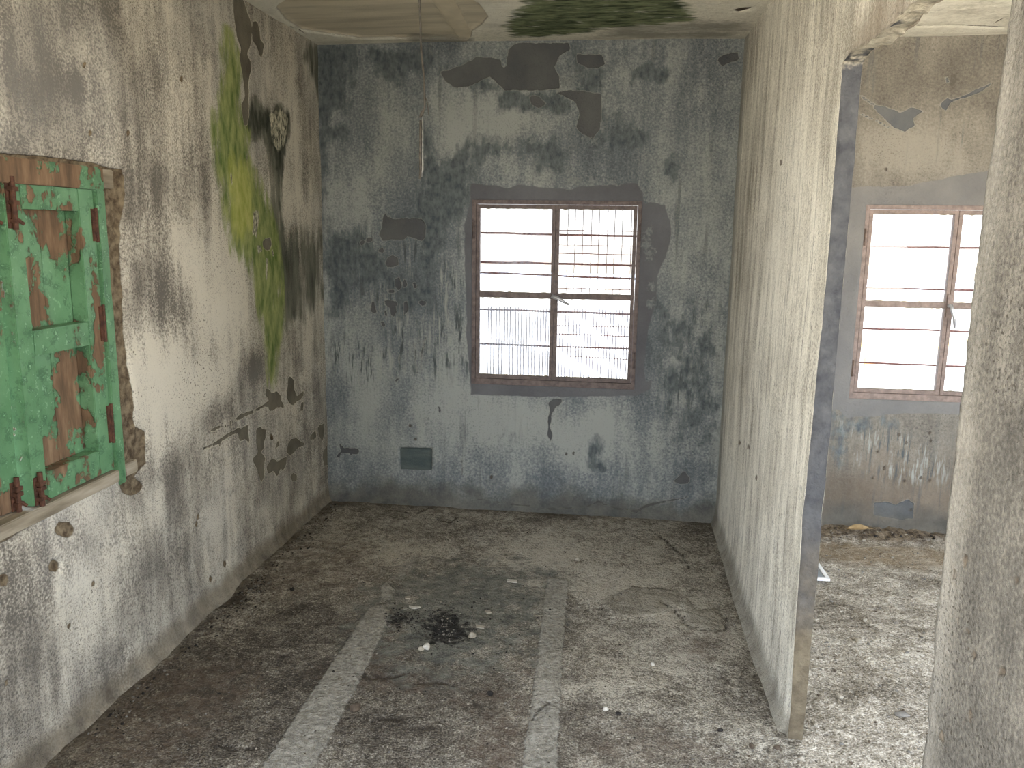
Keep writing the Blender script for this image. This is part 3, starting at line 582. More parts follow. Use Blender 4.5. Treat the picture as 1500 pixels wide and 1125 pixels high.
def glass(name, lo, hi, op, vert=True):
    """window pane: clear glass with a film of pale dust in streaks"""
    n = N(name); t = n.t
    tr = t.nodes.new('ShaderNodeBsdfTransparent'); gl = t.nodes.new('ShaderNodeBsdfGlossy'); gl.inputs['Roughness'].default_value = .03
    fr = t.nodes.new('ShaderNodeFresnel'); fr.inputs['IOR'].default_value = 1.45
    m1 = t.nodes.new('ShaderNodeMixShader'); t.links.new(fr.outputs[0], m1.inputs[0]); t.links.new(tr.outputs[0], m1.inputs[1]); t.links.new(gl.outputs[0], m1.inputs[2])
    tl = t.nodes.new('ShaderNodeBsdfTranslucent'); df = t.nodes.new('ShaderNodeBsdfDiffuse')
    colr = n.cramp(n.noise(5, 3), (.3, c3(150, 148, 158)), (.7, c3(184, 178, 170)))
    t.links.new(colr, tl.inputs[0]); t.links.new(colr, df.inputs[0])
    m0 = t.nodes.new('ShaderNodeMixShader'); m0.inputs[0].default_value = .25; t.links.new(tl.outputs[0], m0.inputs[1]); t.links.new(df.outputs[0], m0.inputs[2])
    nz = n.math('ADD', n.math('MULTIPLY', n.noise(70, 4, .6, (1, 1, .03)), .6), n.math('MULTIPLY', n.noise(6, 5, .6), .6))
    k = n.math('MULTIPLY', n.ramp01(nz, lo, hi), op)
    m2 = t.nodes.new('ShaderNodeMixShader'); t.links.new(k, m2.inputs[0]); t.links.new(m1.outputs[0], m2.inputs[1]); t.links.new(m0.outputs[0], m2.inputs[2])
    t.links.new(m2.outputs[0], n.out.inputs['Surface']); return n.m
M_gclear = glass('clear_glass', .6, .9, .12); M_gdust = glass('dusty_glass', .48, .85, .35); M_gdirty = glass('streaked_dirty_glass', .40, .72, .62)

# ================================================================== WINDOWS in the back wall
def window(name, W, mf, panes, bars, mesh_upper=None, mesh_lower=None, handle_side=1, loc_label=''):
    x0, x1, z0, z1 = W; xm = (x0+x1)/2; y0 = D+.006
    root = empty(name, (xm, D, z0)); root['kind'] = 'structure'
    def loc(bm):
        bmesh.ops.translate(bm, verts=bm.verts, vec=-root.location); return bm
    fw, dp = .022, .055
    link('frame', loc(boxm(((x0, y0, z0), (x0+fw, y0+dp, z1)), ((x1-fw, y0, z0), (x1, y0+dp, z1)), ((x0+fw, y0, z1-fw), (x1-fw, y0+dp, z1)), ((x0+fw, y0, z0), (x1-fw, y0+dp, z0+fw+.012)))), mf, root, bev=.002)
    zm = 1.281
    for side in (0, 1):
        a, b = (x0+fw+.002, xm-.001) if side == 0 else (xm+.001, x1-fw-.002)
        lo, hi = z0+fw+.014, z1-fw-.002; s = .020; ys = y0+.004
        sash = link('sash', loc(boxm(((a, ys, lo), (a+s, ys+.034, hi)), ((b-s, ys, lo), (b, ys+.034, hi)), ((a+s, ys, hi-s), (b-s, ys+.034, hi)), ((a+s, ys, lo), (b-s, ys+.034, lo+s)), ((a+s, ys+.003, zm-.014), (b-s, ys+.031, zm+.014)))), mf, root, bev=.002)
        for up in (0, 1):
            za, zb = (lo+s, zm-.014) if up == 0 else (zm+.014, hi-s)
            mt = panes[side][up]
            link('glass_pane', loc(boxm(((a+s-.002, ys+.016, za-.002), (b-s+.002, ys+.019, zb+.002)))), mt, sash)
        # old putty along the glass edges
        bm = bmesh.new()
        for up in (0, 1):
            za, zb = (lo+s, zm-.014) if up == 0 else (zm+.014, hi-s)
            for zz_, dirn in ((za, 1), (zb, -1)):
                N_ = 26; top = []
                for i in range(N_+1):
                    xx = a+s+(b-a-2*s)*i/N_; h = .003+.010*max(0, random.random()-.55)
                    top.append((bm.verts.new((xx, ys+.012, zz_)), bm.verts.new((xx, ys+.012, zz_+dirn*h)), bm.verts.new((xx, ys+.017, zz_+dirn*h)), bm.verts.new((xx, ys+.017, zz_))))
                for p, q in zip(top, top[1:]):
                    for k in range(4): bm.faces.new((p[k], p[(k+1) % 4], q[(k+1) % 4], q[k]))
        bmesh.ops.recalc_face_normals(bm, faces=bm.faces); link('putty', loc(bm), M_sill, sash)
        hx = x0+fw*.5 if side == 0 else x1-fw*.5
        for hz in (z0+.17, z1-.17):
            bm = bmesh.new(); tube(bm, [(hx, y0-.004, hz-.045), (hx, y0-.004, hz+.045)], .006, 10); link('hinge', loc(bm), mf, root, True)
    # espagnolette plate and lever handle on the meeting stiles
    hb = link('handle_plate', loc(boxm(((xm-.014, y0-.004, zm-.065), (xm+.012, y0+.004, zm+.06)))), mf, root, bev=.002)
    bm = bmesh.new(); tube(bm, [(xm-.004, y0+.003, zm), (xm-.004, y0-.028, zm)], .010, 12)
    if handle_side == 1: tube(bm, [(xm-.012, y0-.030, zm+.004), (xm+.02, y0-.031, zm-.008), (xm+.05, y0-.032, zm-.024), (xm+.088, y0-.032, zm-.044)], [.011, .011, .009, .007], 10)
    else: tube(bm, [(xm-.004, y0-.030, zm+.006), (xm+.004, y0-.034, zm-.02), (xm+.016, y0-.040, zm-.06), (xm+.022, y0-.042, zm-.115)], [.009, .010, .0085, .006], 10)
    tag(link('handle', loc(bm), M_handle, root, True), 'dull chrome lever handle')
    for zb, r, sag in bars:
        bm = bmesh.new(); k = 9
        xa_ = x0-.05 if r > .004 else xm-.015
        tube(bm, [(xa_+(x1+.05-xa_)*i/k, D+.15, zb+sag*(i/k-.5)+random.uniform(-.002, .002)) for i in range(k+1)], r, 8)
        link('security_bar', loc(bm), M_bar, root, True)
    if mesh_upper:
        bm = bmesh.new(); xa, xb, za, zb, sp = mesh_upper
        for i in range(int((xb-xa)/sp)+1):
            xx = xa+i*sp+random.uniform(-.004, .004); tube(bm, [(xx+random.uniform(-.004, .004), D+.165, za), (xx, D+.165, (za+zb)/2), (xx+random.uniform(-.004, .004), D+.165, zb)], .0024, 5)
        tag(link('wire_mesh', loc(bm), M_wire, root), 'thin wire mesh outside the glass')
    if mesh_lower:
        bm = bmesh.new(); xa, xb, za, zb, sp = mesh_lower
        for i in range(int((xb-xa)/sp)+1):
            xx = xa+i*sp; tube(bm, [(xx, D+.175, za), (xx, D+.175, zb)], .0028, 5)
        tag(link('wire_mesh', loc(bm), M_wire, root), 'fine wire mesh outside the lower panes')
    return root
w1 = window('window_1', W1, M_frame, ((M_gdirty, M_gdust), (M_gdust, M_gclear)),
       [(1.626, .006, -.006), (1.459, .0065, -.004), (1.389, .006, -.02), (1.179, .006, -.006), (.974, .005, 0), (1.65, .0025, 0), (1.565, .002, 0), (1.518, .0028, 0), (1.318, .0028, 0), (1.099, .0025, 0), (1.047, .003, -.004), (.913, .0025, -.01)],
       (-.345, .13, 1.28, 1.84, .0455), (-.76, .13, .74, 1.20, .0165), 1)
w2 = window('window_2', W2, M_frame2, ((M_gclear, M_gclear), (M_gclear, M_gclear)),
       [(1.585, .0055, 0), (1.358, .0055, 0), (1.13, .0055, -.004), (.934, .0055, -.008)], None, None, 2)

# ================================================================== SHUTTERED WINDOW in the left wall
XW = -L
w3 = empty('window_3', (XW, 2.14, .76)); w3['kind'] = 'structure'
def at3(bm, root=None):
    bmesh.ops.translate(bm, verts=bm.verts, vec=-(root or w3).location); return bm
def rough_board(lo, hi, axis, seg=14, amp=.003, bev=.003):
    bm = bmesh.new(); box(bm, lo, hi)
    es = [e for e in bm.edges if abs((e.verts[0].co-e.verts[1].co)[axis]) > .5*(hi[axis]-lo[axis])]
    bmesh.ops.subdivide_edges(bm, edges=es, cuts=seg, use_grid_fill=True)
    bm.normal_update()
    P_ = np.array([v.co for v in bm.verts]); d = np.stack([fbm(P_, 9, 3, s_) for s_ in (3, 4, 5)], 1)*amp*2
    for v, q in zip(bm.verts, d):
        q[axis] = 0; v.co += Vector(q)
    ed = [e for e in bm.edges if len(e.link_faces) == 2 and e.calc_face_angle() > .9]
    bmesh.ops.bevel(bm, geom=ed, offset=bev, segments=2, affect='EDGES')
    return bm
tag(link('head', at3(rough_board((XW-.09, 1.60, 1.757), (XW+.010, 2.600, 1.829), 1)), M_head, w3), 'frame head, brown wood with a patch of green paint')
tag(link('head_horn', at3(rough_board((XW-.09, 2.603, 1.765), (XW+.004, 2.665, 1.826), 1, 4)), M_sill, w3), 'pale sawn end of the frame head')
for ya, yb in ((2.556, 2.602), (1.678, 1.724)):
    link('jamb', at3(rough_board((XW-.09, ya, .745), (XW+.008, yb, 1.757), 2)), M_green2, w3)
tag(link('sill', at3(rough_board((XW-.10, 1.58, .760), (XW+.014, 2.555, .802), 1)), M_sill, w3), 'weathered grey wooden sill')
tag(link('sill_horn', at3(rough_board((XW-.09, 2.606, .762), (XW+.006, 2.68, .806), 1, 4)), M_sill, w3), 'pale end of the sill set in the wall')
# the shutters' outer closing: nothing behind but daylight
def shutter(y0, y1, front, label, meet_right, detail=True):
    z0, z1 = .806, 1.756; th = .052; xb = front-th
    root = empty('window_shutter', (front, y0 if not meet_right else y1, z0))
    tag(root, label, 'shutter')
    pr = lambda nm, bm, mt, par=root: link(nm, at3(bm, root), mt, par)
    sw = .066
    def wood(nm, lo, hi, ax, mt=M_green): return pr(nm, rough_board(lo, hi, ax, 16, .0015, .0025), mt)
    def child(o, nm, bm, mt): return link(nm, at3(bm, root), mt, o)
    sa = wood('stile', (xb, y0, z0), (front, y0+sw, z1), 2); sb = wood('stile', (xb, y1-sw-.012, z0), (front, y1, z1), 2)
    ya, yb = y0+sw, y1-sw-.012
    for za, zb in ((1.686, z1), (1.253, 1.330), (z0, .892)):
        wood('rail', (xb, ya, za), (front-.001, yb, zb), 1)
    for za, zb in ((1.330, 1.686), (.892, 1.253)):
        ym = ya+(yb-ya)*.52
        pan = pr('panel', rough_board((xb-.011, ya-.03, za-.03), (xb-.001, ym-.0006, zb+.03), 2, 10, .001, .0015), M_green)
        child(pan, 'panel_board', rough_board((xb-.012, ym+.0006, za-.03), (xb-.001, yb+.03, zb+.03), 2, 10, .001, .0015), M_green)
    # iron: long strap hinges on the hanging side, tower bolts by the meeting edge
    yh = y1 if not meet_right else y0
    for k, (za, zb) in enumerate(((1.590, 1.695), (1.258, 1.376), (.905, 1.035))):
        bm = bmesh.new(); x_ = front+.001
        box(bm, (x_-.002, yh-.020, za), (x_+.004, yh-.004, zb)); box(bm, (x_-.002, yh+.004, za), (x_+.004, yh+.020, zb))
        tube(bm, [(x_+.004, yh, za-.004), (x_+.004, yh, zb+.004)], .0055, 10)
        tag(pr('hinge', bm, M_rust), 'rusty butt hinge')
    yb_ = (y0+.022) if not meet_right else (y1-.022)
    for za, zb in ((1.630, 1.775), (.806, .908)):
        bm = bmesh.new(); x_ = front
        box(bm, (x_-.001, yb_-.016, za), (x_+.004, yb_+.016, zb-.015))
        tube(bm, [(x_+.012, yb_, za-.004), (x_+.012, yb_, zb)], .008, 10)
        for zz_ in (za+.02, (za+zb)/2, zb-.035): box(bm, (x_, yb_-.013, zz_-.006), (x_+.021, yb_+.013, zz_+.006))
        tube(bm, [(x_+.012, yb_, za+.03), (x_+.03, yb_+.012, za+.012)], .005, 8)
        tag(pr('bolt', bm, M_rust), 'rusty sliding bolt')
    return root
shutter(2.150, 2.553, XW-.002, 'flaking green wooden shutter leaf with two deep recessed panels, nearer the mossy wall', False)
sl = shutter(1.728, 2.133, XW-.032, 'green wooden shutter leaf set further back, cut off by the left edge of the photo', True)

sl.rotation_euler.x = -.016
link('light_stop', at3(boxm(((XW-.09, 1.724, 1.70), (XW-.072, 2.556, 1.757)))), M_head, w3)  # unseen strip added to block daylight above the leaves
# ================================================================== HANGING WIRE
YW = 3.35
wp = lambda *pts: [Vector(hit(p, 1, YW)) for p in pts]
cable = wp((616, 40), (617, 75), (619, 95), (621, 115), (622, 140), (622, 158), (618, 168))
top = cable[0].copy(); cable = [Vector((top.x-.006, YW, H-.01)), Vector((top.x-.004, YW, (H+top.z)/2))]+cable
hw = empty('hanging_wire', (cable[0].x, YW, H)); tag(hw, 'thin grey electric wire hanging from the ceiling left of the middle window', 'wire')
def hlink(nm, bm, mt):
    bmesh.ops.translate(bm, verts=bm.verts, vec=-hw.location); return link(nm, bm, mt, hw, True)
M_cable = simple('old_grey_cable', c3(70, 66, 60), c3(104, 98, 90), 40, .6, .2)
M_bare = simple('pale_bare_conductor', c3(120, 120, 118), c3(176, 174, 168), 60, .4, .2, metal=.3)
bm = bmesh.new(); tube(bm, cable, .0042, 8); hlink('cable', bm, M_cable)
bm = bmesh.new(); tube(bm, wp((622, 140), (626, 150), (628, 168)), .0022, 6); tag(hlink('loose_strand', bm, M_cable), 'short loose strand of wire')
bm = bmesh.new(); tube(bm, wp((621, 160), (618, 166), (616, 172), (619, 170)), [.004, .007, .007, .003], 8); hlink('knot', bm, M_cable)
bm = bmesh.new(); tube(bm, wp((616, 176), (616, 200), (615.6, 230), (616, 250), (615, 262)), [.0050, .0055, .0055, .0055, .005], 8); tag(hlink('dark_tail', bm, M_cable), 'dark tail of the wire')
bm = bmesh.new(); tube(bm, wp((619, 170), (619, 200), (619, 230), (619, 248), (617.5, 259)), [.003, .003, .003, .004, .0035], 8); tag(hlink('bare_tail', bm, M_bare), 'pale bare tail of the wire')

# ================================================================== LOOSE THINGS ON THE FLOOR
M_white = simple('white_chip', c3(168, 163, 153), c3(204, 199, 188), 40, .8, .4)
M_pale = simple('pale_stone', c3(134, 127, 114), c3(168, 161, 146), 40, .9, .5)
M_dark = simple('dark_char', c3(22, 20, 19), c3(48, 44, 40), 60, .9, .6)
M_brown = simple('brown_clod', c3(62, 53, 44), c3(92, 80, 67), 50, .95, .6)
M_grey = simple('grey_stone', c3(94, 91, 86), c3(128, 123, 115), 50, .9, .5)
M_leaf = simple('dry_leaf', c3(128, 106, 74), c3(158, 136, 98), 30, .8, .5)
def flz(x, y):
    i = np.argmin((fl.U-x)**2+(fl.V-y)**2); return float(fl.off[i])
def stone(sx, sy, sz, seed, sub=3, rough=.35, squash=.2):
    bm = bmesh.new(); bmesh.ops.create_icosphere(bm, subdivisions=sub, radius=1.)
    P_ = np.array([v.co for v in bm.verts]); f = 1+fbm(P_+seed*7.1, 1.3, 3, seed)*rough*2
    for v, k in zip(bm.verts, f):
        v.co *= float(k); v.co.z = max(v.co.z, -.55); v.co = Vector((v.co.x*sx, v.co.y*sy, (v.co.z+.5)*sz))
    return bm
SG = 'single stones and scraps on the floor'
items = [((625, 949), (.017, .014, .013), M_white, 'pebble', 'larger round whitish pebble of a pair just below the black ash patch'),
         ((617, 951), (.012, .010, .009), M_pale, 'pebble', 'smaller pale pebble touching the left of the white pebble below the ash patch'),
         ((692, 932), (.016, .014, .015), M_pale, 'pebble', 'pale rounded pebble at the right end of the black ash patch'),
         ((520, 1040), (.019, .016, .016), M_brown, 'clod', 'brown grey clod beside the right edge of the left floor strip'),
         ((718, 1017), (.014, .010, .009), M_dark, 'charcoal', 'black charcoal lump on bare floor well below the ash patch, left of the right strip'),
         ((428, 865), (.013, .009, .008), M_dark, 'charcoal', 'black lump on the floor left of where the left strip breaks up'),
         ((846, 820), (.014, .011, .010), M_pale, 'shell', 'cream shell like chip just beyond the far end of the right floor strip'),
         ((887, 1040), (.010, .008, .007), M_white, 'pebble', 'tiny white pebble near the right side of the right floor strip, beside a black one'),
         ((906, 1046), (.011, .007, .007), M_dark, 'charcoal', 'tiny black lump right beside a tiny white pebble right of the right strip'),
         ((956, 974), (.010, .008, .008), M_white, 'pebble', 'small white pebble on the open floor midway between right strip and partition'),
         ((1055, 1070), (.010, .007, .007), M_dark, 'charcoal', 'small black speck of char on the floor near the foot of the partition'),
         ((1101, 1094), (.012, .008, .009), M_brown, 'clod', 'dark clod on the floor just left of the foot of the door jamb'),
         ((1139, 1096), (.012, .009, .008), M_brown, 'clod', 'brown clod lying in front of the foot of the door jamb'),
         ((1174, 1111), (.011, .009, .007), M_pale, 'pebble', 'white grey stone at the threshold in front of the door jamb'),
         ((1267, 910), (.013, .008, .005), M_pale, 'pebble', 'white chip in the middle of the floor of the far room'),
         ((1230, 1022), (.013, .009, .008), M_pale, 'pebble', 'pale tan chip on the far room floor close to the jamb'),
         ((1194, 1063), (.010, .008, .006), M_pale, 'pebble', 'white pebble on the far room floor hard by the lower end of the jamb'),
         ((1321, 1049), (.024, .016, .007), M_grey, 'stone', 'flat bluish grey stone on the far room floor near the rough column'),
         ((1257, 941), (.024, .014, .008), M_pale, 'stone', 'flat pale stone on the far room floor below the white chip')]
for i, (p, s3, mt, cat, lab) in enumerate(items):
    q = hit(p, 2, 0.); o = link({'charcoal': 'charcoal_lump', 'clod': 'earth_clod', 'shell': 'shell_chip'}.get(cat, cat), stone(*s3, i+3), mt, None, True)
    o.location = (q[0], q[1], flz(q[0], q[1])-.001); o.rotation_euler.z = random.random()*6; tag(o, lab, cat, SG)
def scrap(name, pts_px, h, mt, label, cat):
    """a thin flake lying on the floor"""
    c_ = np.mean([hit(p, 2, 0.) for p in pts_px], 0); bm = bmesh.new(); vs = []
    for p in pts_px:
        q = hit(p, 2, 0.)-c_; vs.append(bm.verts.new((q[0], q[1], random.uniform(0, .003))))
    f = bm.faces.new(vs); bm.normal_update()
    if f.normal.z < 0: f.normal_flip()
    r = bmesh.ops.extrude_face_region(bm, geom=[f]); bmesh.ops.translate(bm, verts=[g_ for g_ in r['geom'] if isinstance(g_, bmesh.types.BMVert)], vec=(0, 0, h))
    bmesh.ops.recalc_face_normals(bm, faces=bm.faces)
    o = link(name, bm, mt); o.location = (c_[0], c_[1], flz(c_[0], c_[1])+.003); tag(o, label, cat, SG)
scrap('paper_scrap', [(743, 850), (757, 851), (757, 855), (743, 854)], .004, M_white, 'white sliver lying on the sooty floor toward the right strip', 'scrap')
scrap('paper_scrap', [(599, 887), (606, 889), (615, 888), (616, 890), (607, 892), (600, 890)], .004, M_white, 'bent white sliver left of the black ash patch', 'scrap')
scrap('plaster_flake', [(593, 876), (600, 875), (601, 879), (594, 879)], .006, M_pale, 'small pale flake just above the bent white sliver', 'flake')
scrap('plaster_flake', [(711, 896), (718, 896), (720, 899), (713, 900)], .005, M_pale, 'small pale flake above the right end of the ash patch', 'flake')
scrap('plaster_flake', [(697, 917), (710, 919), (709, 922), (697, 920)], .005, M_pale, 'thin pale sliver touching the right end of the ash patch', 'flake')
# dry leaf by the far room's back wall
bm = bmesh.new(); N_ = 9; rows = []
for i in range(N_+1):
    t = i/N_; wd = .020*math.sin(math.pi*min(1, t*1.02+.02))**.8; zc = .012*math.sin(t*3.1)
    rows.append([bm.verts.new((t*.13-.065, k*wd, zc+.010*abs(k)**1.5)) for k in (-1, -.5, 0, .5, 1)])
for a, b in zip(rows, rows[1:]):
    for k in range(4): bm.faces.new((a[k], a[k+1], b[k+1], b[k]))
bm.normal_update(); bmesh.ops.solidify(bm, geom=bm.faces[:], thickness=.0012)
o = empty('dry_leaf', (0, 0, 0)); tag(o, 'curled tan dry leaf lying against the back wall of the far room', 'leaf')
link('blade', bm, M_leaf, o, True); bm = bmesh.new(); tube(bm, [(.06, 0, .004), (.085, .004, .002), (.10, .010, .003)], [.002, .0015, .001], 6); link('stem', bm, M_leaf, o, True)
q = hit((1262, 779), 2, 0.05); o.location = (q[0], D-.12, flz(q[0], D-.12)+.024); o.rotation_euler = (.5, 0, .2)
# white-edged pane lying on the far room's floor, mostly hidden by the partition
ca, cb, cc = hit((1216, 852), 2, .01), hit((1198, 826), 2, .01), hit((1190, 853), 2, .01)
u1 = Vector(cb-ca).normalized(); u2 = Vector(cc-ca); u2 = (u2-u1*u2.dot(u1)).normalized()
pr_ = empty('framed_panel', (ca[0], ca[1], .012)); tag(pr_, 'white edged grey panel on the floor, its corner showing past the door jamb', 'panel')
if u1.cross(u2).z < 0: pass
pr_.rotation_euler.z = math.atan2(u1.y, u1.x); sg = 1 if u1.cross(u2).z > 0 else -1
M_wf = simple('white_plastic_edge', c3(214, 214, 214), c3(232, 232, 230), 20, .5, .1); M_gp = simple('grey_panel_face', c3(120, 126, 130), c3(146, 152, 156), 12, .4, .1)
ln, wd, bw_ = .26, .16, .017
ylo = lambda a, b: (min(sg*a, sg*b), max(sg*a, sg*b))
bm = bmesh.new()
for xa, xb, ya, yb in ((0, ln, 0, bw_), (0, ln, wd-bw_, wd), (0, bw_, bw_, wd-bw_), (ln-bw_, ln, bw_, wd-bw_)):
    a, b = ylo(ya, yb); box(bm, (xa, a, 0), (xb, b, .012))
link('border', bm, M_wf, pr_); a, b = ylo(bw_, wd-bw_); link('face', boxm(((bw_, a, .001), (ln-bw_, b, .007))), M_gp, pr_)

# fine grit, charred crumbs and wall-foot rubble: nobody could count them
def grit(name, n_, place, size, mats, label, cat, seed):
    rs = random.Random(seed); bm = bmesh.new(); base = bmesh.new(); bmesh.ops.create_icosphere(base, subdivisions=1, radius=1.)
    bv = [v.co.copy() for v in base.verts]; bf = [[v.index for v in f.verts] for f in base.faces]; base.free()
    pts = []
    while len(pts) < n_:
        q = place(rs)
        if q is not None: pts.append(q)
    X_ = np.array(pts); iu = np.clip(np.searchsorted(fl.us, X_[:, 0]), 0, len(fl.us)-1); iv = np.clip(np.searchsorted(fl.vs, X_[:, 1]), 0, len(fl.vs)-1)
    zz_ = fl.off.reshape(len(fl.us), len(fl.vs))[iu, iv]
    for (x_, y_), z_ in zip(pts, zz_):
        s_ = size(rs); a_ = rs.random()*6.28; ca_, sa_ = math.cos(a_), math.sin(a_); e = (1, rs.uniform(.5, 1), rs.uniform(.3, .75)); mi = min(len(mats)-1, int(rs.random()**1.3*len(mats)))
        vs = []
        for v in bv:
            k = rs.uniform(.7, 1.2)*s_; px_, py_, pz_ = v.x*e[0]*k, v.y*e[1]*k, v.z*e[2]*k
            vs.append(bm.verts.new((x_+px_*ca_-py_*sa_, y_+px_*sa_+py_*ca_, z_+pz_+s_*e[2]*.35)))
        for f in bf:
            fc = bm.faces.new([vs[i] for i in f]); fc.material_index = mi
    o = link(name, bm, mats); tag(o, label, cat, None, 'stuff'); return o
def pl_floor(rs):
    x_ = rs.uniform(-L+.2, R-.03); y_ = rs.uniform(2.0, D-.06)
    return (x_, y_) if rs.random() < .45+.55*math.exp(-((x_+.65)**2+(y_-3.2)**2)/.25) else None
grit('floor_grit', 2600, pl_floor, lambda r: .0016+.0045*r.random()**4, [M_grey, M_brown, M_grey, M_pale, M_dark], 'scattered fine grit and chips over the floor of the main room', 'grit', 2)
grit('far_room_grit', 1500, lambda r: (r.uniform(R+.09, 1.75), r.uniform(1.7, D-.3)), lambda r: .002+.0075*r.random()**4, [M_grey, M_brown, M_grey, M_pale], 'scattered stones and grit over the floor of the far room', 'grit', 3)
cb_ = hit((652, 918), 2, 0.)
def pl_burn(rs):
    a_ = rs.random()*6.28; r_ = abs(rs.gauss(0, 1)); return (cb_[0]+math.cos(a_)*r_*.085, cb_[1]+math.sin(a_)*r_*.12) if rs.random() < .75 else (cb_[0]-.19+rs.gauss(0, .04), cb_[1]+.05+rs.gauss(0, .06))
grit('charred_debris', 520, pl_burn, lambda r: .002+.006*r.random()**2, [M_dark, M_dark, M_dark, M_grey], 'black charred crumbs of a small fire on the floor between the strips', 'charred debris', 4)
def pl_edge(rs):
    y_ = rs.uniform(2.2, D-.08); return (-L+.05+abs(rs.gauss(0, .06)), y_) if rs.random() < .8 else (-1.6+rs.gauss(0, .035), 3.36+rs.gauss(0, .05))
grit('wall_rubble', 1000, pl_edge, lambda r: .002+.006*r.random()**3, [M_dark, M_brown, M_brown, M_grey], 'crumbled plaster rubble along the foot of the left wall', 'rubble', 5)
grit('far_wall_rubble', 420, lambda r: (r.uniform(R+.1, 2.2), D-.07-abs(r.gauss(0, .08))), lambda r: .003+.010*r.random()**3, [M_brown, M_brown, M_pale, M_dark], 'heaped brown rubble along the back wall of the far room', 'rubble', 6)

# ================================================================== OUTSIDE
M_ext = simple('sunlit_white_render', c3(196, 193, 186), c3(206, 203, 196), 3, .9, .1)
M_yel = simple('pale_yellow_paint', c3(184, 164, 96), c3(196, 178, 112), 3, .9, .1)
M_org = simple('orange_board', c3(214, 158, 92), c3(222, 168, 104), 3, .9, .1)
M_gnd = simple('pale_dusty_ground', c3(142, 136, 124), c3(160, 153, 140), 2, .95, .2)
nb = empty('neighbouring_building', (5, 16, -3)); tag(nb, 'sun bleached white building seen through the far room window', 'building')
def nl(nm, lo, hi, mt):
    bm = boxm((lo, hi)); bmesh.ops.translate(bm, verts=bm.verts, vec=-nb.location); return link(nm, bm, mt, nb)
nl('wall', (-14, 16, -3), (24, 22, .55), M_ext); tag(nl('ledge', (2, 15.85, -.40), (14, 16.02, -.22), M_yel), 'pale yellow ledge'); tag(nl('board', (4.67, 15.92, -.83), (4.88, 16.01, -.62), M_org), 'small orange board')
nl('parapet', (-14, 15.9, .55), (24, 16.2, .62), M_ext)
bm = boxm(((-40, D+.9, -3.2), (40, 60, -3.0))); o = link('ground', bm, M_gnd); o['kind'] = 'structure'
# the rest of the shell, out of the photograph's view
M_shell = plaster(n := N('shell_plaster'), c3(128, 122, 110), c3(176, 170, 154), c3(206, 200, 182), .4, .4, 1.5, 50, False); M_shell = n.finish(M_shell, .92, .8, .006)
def shell(name, *bs):
    o = link(name, boxm(*bs), M_shell); o['kind'] = 'structure'
shell('wall_rear', ((-L-.2, -1.35, -.05), (.55, -1.2, H+.1)))
shell('rear_light_baffle', ((.55, -1.35, -.05), (3.6, -1.2, .85)))  # unseen low wall added to dim the lower walls and near floor
shell('wall_left_near', ((-L-.2, -1.2, -.05), (-L, -1.1, H+.1)), ((-L-.2, -1.1, 2.55), (-L, 1.05, H+.1)), ((-L-.2, -1.1, -.05), (-L, 1.05, .02)))
shell('wall_far_side', ((3.45, -1.2, -.05), (3.6, .6, H+.1)), ((3.45, 2.9, -.05), (3.6, D+.2, H+.1)), ((3.45, .6, 2.3), (3.6, 2.9, H+.1)), ((3.45, .6, -.05), (3.6, 2.9, .75)))  # the last box, a sill, is added to cut light on the lower left wall

# ================================================================== LIGHT
w = bpy.data.worlds.new('sky'); SC.world = w; w.use_nodes = True; t = w.node_tree; t.nodes.clear()
bg = t.nodes.new('ShaderNodeBackground'); ow = t.nodes.new('ShaderNodeOutputWorld'); tc = t.nodes.new('ShaderNodeTexCoord'); sx = t.nodes.new('ShaderNodeSeparateXYZ'); cr = t.nodes.new('ShaderNodeValToRGB')
mr = t.nodes.new('ShaderNodeMapRange'); mr.inputs[1].default_value = -1; mr.inputs[2].default_value = 1
t.links.new(tc.outputs['Generated'], sx.inputs[0]); t.links.new(sx.outputs[2], mr.inputs[0]); t.links.new(mr.outputs[0], cr.inputs[0]); t.links.new(cr.outputs[0], bg.inputs[0]); t.links.new(bg.outputs[0], ow.inputs[0])
e = cr.color_ramp.elements
e[0].position = 0.; e[0].color = (.72, .65, .54, 1); e[1].position = 1.; e[1].color = (.45, .62, .95, 1)
for p, c_ in ((.47, (.92, .84, .72, 1)), (.505, (.95, .95, .95, 1)), (.62, (.80, .91, 1.08, 1))):
    k = e.new(p); k.color = c_
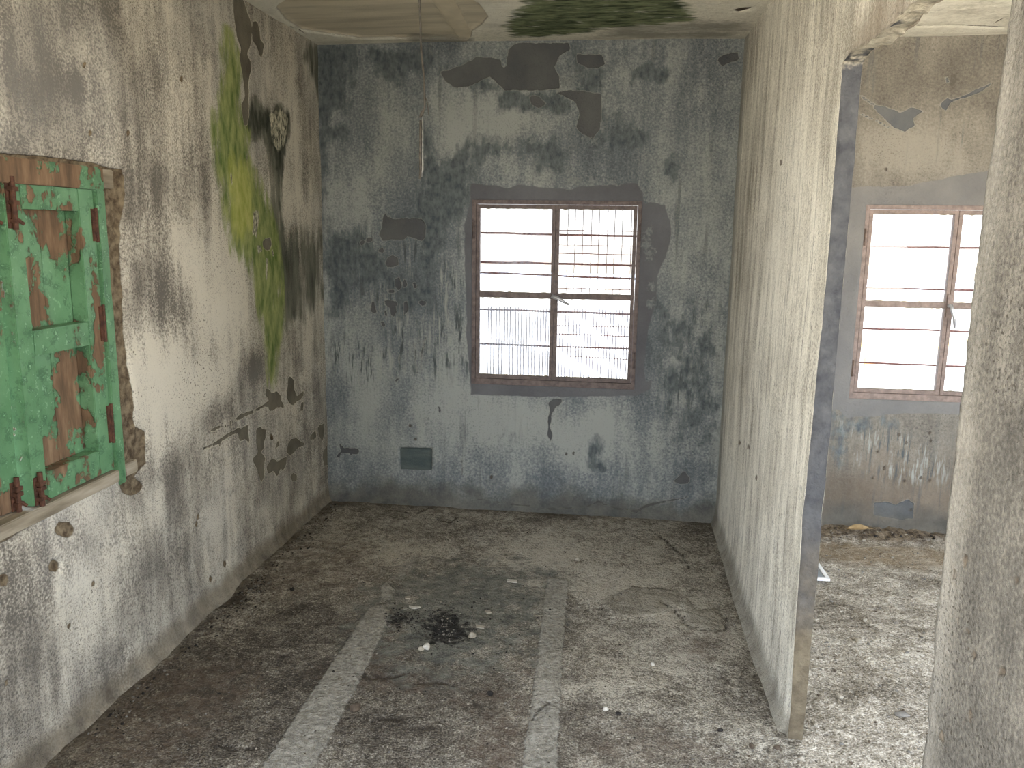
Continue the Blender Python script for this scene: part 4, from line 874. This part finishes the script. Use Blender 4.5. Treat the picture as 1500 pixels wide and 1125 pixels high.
# hazy sky: bright on the sun's side of the house, plain pale on the north side the windows look to
dt = t.nodes.new('ShaderNodeVectorMath'); dt.operation = 'DOT_PRODUCT'; dt.inputs[1].default_value = (-.25, -.97, 0)
t.links.new(tc.outputs['Generated'], dt.inputs[0])
ms = t.nodes.new('ShaderNodeMapRange'); ms.interpolation_type = 'SMOOTHSTEP'
for q_, v_ in ((1, -.75), (2, .1), (3, 1.8), (4, 13.)): ms.inputs[q_].default_value = v_
t.links.new(dt.outputs['Value'], ms.inputs[0]); t.links.new(ms.outputs[0], bg.inputs['Strength'])
sd = bpy.data.lights.new('sun', 'SUN'); so = bpy.data.objects.new('sun', sd); COL.objects.link(so)
sd.energy = 5.; sd.angle = .01; sd.color = (1, .97, .92); so.rotation_euler = Vector((0., .5, -1.)).to_track_quat('-Z', 'Y').to_euler()
def portal(name, loc, direction, sx_, sy_):
    ld = bpy.data.lights.new(name, 'AREA'); ld.shape = 'RECTANGLE'; ld.size = sx_; ld.size_y = sy_; ld.cycles.is_portal = True
    o = bpy.data.objects.new(name, ld); COL.objects.link(o); o.location = loc; o.rotation_euler = Vector(direction).to_track_quat('-Z', 'Z').to_euler()
portal('portal_veranda', (-L-.1, -.03, 1.28), (1, 0, 0), 2.2, 2.55)
portal('portal_far_side', (3.52, 1.75, 1.52), (-1, 0, 0), 2.3, 1.55)
portal('portal_back', ((W1[0]+W1[1])/2, D+.2, (W1[2]+W1[3])/2), (0, -1, 0), .95, 1.05)
portal('portal_back_far', ((W2[0]+W2[1])/2, D+.2, (W2[2]+W2[3])/2), (0, -1, 0), .95, 1.05)
portal('portal_rear', (1.5, -1.25, 1.25), (0, 1, 0), 2.6, 2.6)
SC.view_settings.view_transform = 'Standard'; SC.view_settings.look = 'None'; SC.view_settings.exposure = .33; SC.view_settings.gamma = 1.; SC.view_settings.use_curve_mapping = False
SC.cycles.use_denoising = True
SC.cycles.max_bounces = 6; SC.cycles.diffuse_bounces = 3; SC.cycles.use_adaptive_sampling = True; SC.cycles.adaptive_threshold = .05; SC.cycles.adaptive_min_samples = 16; SC.cycles.transparent_max_bounces = 12
